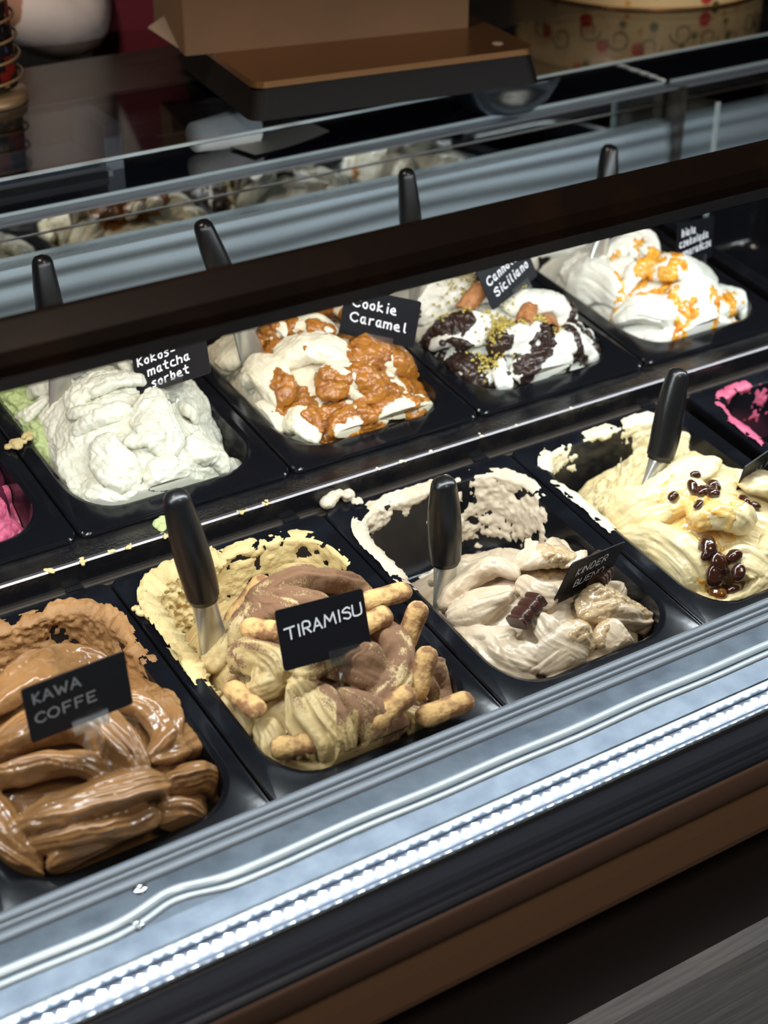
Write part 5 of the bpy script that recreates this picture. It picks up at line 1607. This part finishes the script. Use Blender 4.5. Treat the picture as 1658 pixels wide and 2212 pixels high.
pe = empty('person', (0.62, 1.05, 0.0), (0, 0, math.radians(8)))
tag(pe, 'person in a white shirt and maroon apron working behind the counter', 'person')
body_v = [(0, 0, 0.98), (0, 0, 1.12), (0, -0.01, 1.28), (0, 0, 1.42), (0, 0, 1.50), (0, -0.015, 1.575), (0, -0.02, 1.66), (0, -0.01, 1.74),
          (-0.19, 0.0, 1.43), (-0.22, 0.01, 1.25), (-0.215, -0.03, 1.06), (-0.36, -0.05, 1.17), (-0.45, -0.06, 1.24),
          (0.19, 0.0, 1.43), (0.26, 0.02, 1.27), (0.27, -0.03, 1.13), (0.17, -0.15, 1.11), (0.11, -0.20, 1.12),
          (-0.095, 0, 0.90), (-0.10, 0.01, 0.50), (-0.10, 0.03, 0.09), (-0.10, -0.12, 0.045),
          (0.095, 0, 0.90), (0.10, 0.01, 0.50), (0.10, 0.03, 0.09), (0.10, -0.12, 0.045)]
body_e = [(0, 1), (1, 2), (2, 3), (3, 4), (4, 5), (5, 6), (6, 7), (3, 8), (8, 9), (9, 10), (10, 11), (11, 12), (3, 13), (13, 14), (14, 15), (15, 16), (16, 17),
          (0, 18), (18, 19), (19, 20), (20, 21), (0, 22), (22, 23), (23, 24), (24, 25)]
body_r = [(0.15, 0.11), (0.14, 0.105), (0.155, 0.11), (0.13, 0.09), 0.055, 0.07, 0.088, 0.06, 0.062, 0.05, 0.044, 0.032, 0.026,
          0.062, 0.05, 0.044, 0.032, 0.026, 0.085, 0.06, 0.045, 0.035, 0.085, 0.06, 0.045, 0.035]
skin_body('body', body_v, body_e, body_r, 'skin', pe)
sh_v = [(0, 0, 1.00), (0, 0, 1.12), (0, -0.01, 1.28), (0, 0, 1.42), (0, 0, 1.475), (-0.19, 0.0, 1.43), (-0.222, 0.01, 1.25), (-0.215, -0.03, 1.065), (-0.34, -0.045, 1.155), (0.19, 0.0, 1.43), (0.265, 0.02, 1.27), (0.275, -0.03, 1.13), (0.20, -0.11, 1.115)]
sh_e = [(0, 1), (1, 2), (2, 3), (3, 4), (3, 5), (5, 6), (6, 7), (7, 8), (3, 9), (9, 10), (10, 11), (11, 12)]
sh_r = [(0.165, 0.125), (0.155, 0.118), (0.168, 0.122), (0.142, 0.102), 0.062, 0.080, 0.078, 0.088, 0.070, 0.078, 0.070, 0.068, 0.056]
skin_body('shirt', sh_v, sh_e, sh_r, 'shirt', pe)
tr_v = [(0, 0, 0.98), (-0.095, 0, 0.90), (-0.10, 0.01, 0.50), (-0.10, 0.03, 0.10), (0.095, 0, 0.90), (0.10, 0.01, 0.50), (0.10, 0.03, 0.10)]
skin_body('trousers', tr_v, [(0, 1), (1, 2), (2, 3), (0, 4), (4, 5), (5, 6)], [(0.165, 0.125), 0.10, 0.075, 0.065, 0.10, 0.075, 0.065], 'trousers', pe)
# apron: a curved cloth hung over the front
v = []; f = []
na, nh = 24, 26
for i in range(nh):
    z = 0.62 + (1.40 - 0.62) * i / (nh - 1)
    half = 1.35 if z < 1.12 else 1.35 - (z - 1.12) / 0.28 * 0.75
    for k in range(na):
        a = -half + 2 * half * k / (na - 1)
        fold = 0.006 * math.sin(a * 9 + z * 6)
        v.append(((0.185 + fold) * math.sin(a), -(0.142 + fold) * math.cos(a), z))
n = len(v); v += [(x * 0.985, y * 0.985, z) for x, y, z in v]
for i in range(nh - 1):
    for k in range(na - 1):
        a = i * na + k
        f += [(a, a + 1, a + na + 1, a + na), (n + a, n + a + na, n + a + na + 1, n + a + 1)]
link('apron', mesh_from('apron', v, f), 'apron', pe, True)
# head details
v, f = ball_data((0, -0.005, 1.70), 0.105, 2, 24)
v = np.array(v); v[:, 1] = np.where(v[:, 1] < -0.055, -0.055, v[:, 1]); v[:, 2] = np.maximum(v[:, 2], 1.60)
link('hair', mesh_from('hair', v, f), 'hair', pe, True)
for s in (-1, 1):
    v, f = ball_data((s * 0.032, -0.100, 1.665), 0.010, 1, 12)
    link('eye', mesh_from('eye', v, f), 'paper', pe, True)
    v, f = ball_data((s * 0.088, -0.010, 1.655), 0.018, 1, 12)
    link('ear', mesh_from('ear', v, f), 'skin', pe, True)
v, f = ball_data((0, -0.112, 1.640), 0.014, 5, 12)
link('nose', mesh_from('nose', v, f), 'skin', pe, True)
v, f = ball_data((0, -0.098, 1.605), 0.018, 1, 12)
v = np.array(v); v[:, 2] = 1.605 + (v[:, 2] - 1.605) * 0.35
link('mouth', mesh_from('mouth', v, f), 'apron', pe, True)
for s, hx, hy in ((-1, -0.45, -0.06), (1, 0.11, -0.20)):
    for q in range(5):
        ang = (q - 2) * 0.20 * s
        ln = (0.052, 0.066, 0.072, 0.066, 0.054)[q]
        b0 = Vector((hx + (q - 2) * 0.0135, hy - 0.010, 1.112 if s > 0 else 1.250))
        pth = [tuple(b0), tuple(b0 + Vector((math.sin(ang) * ln * 0.5, -ln * 0.5, 0.004))), tuple(b0 + Vector((math.sin(ang) * ln, -ln * 0.9, -0.012)))]
        link('finger', mesh_from('finger', *tube_data(spline(pth, 9), [0.009, 0.009, 0.0088, 0.0086, 0.0084, 0.008, 0.0075, 0.0065, 0.004], 10)), 'skin', pe, True)
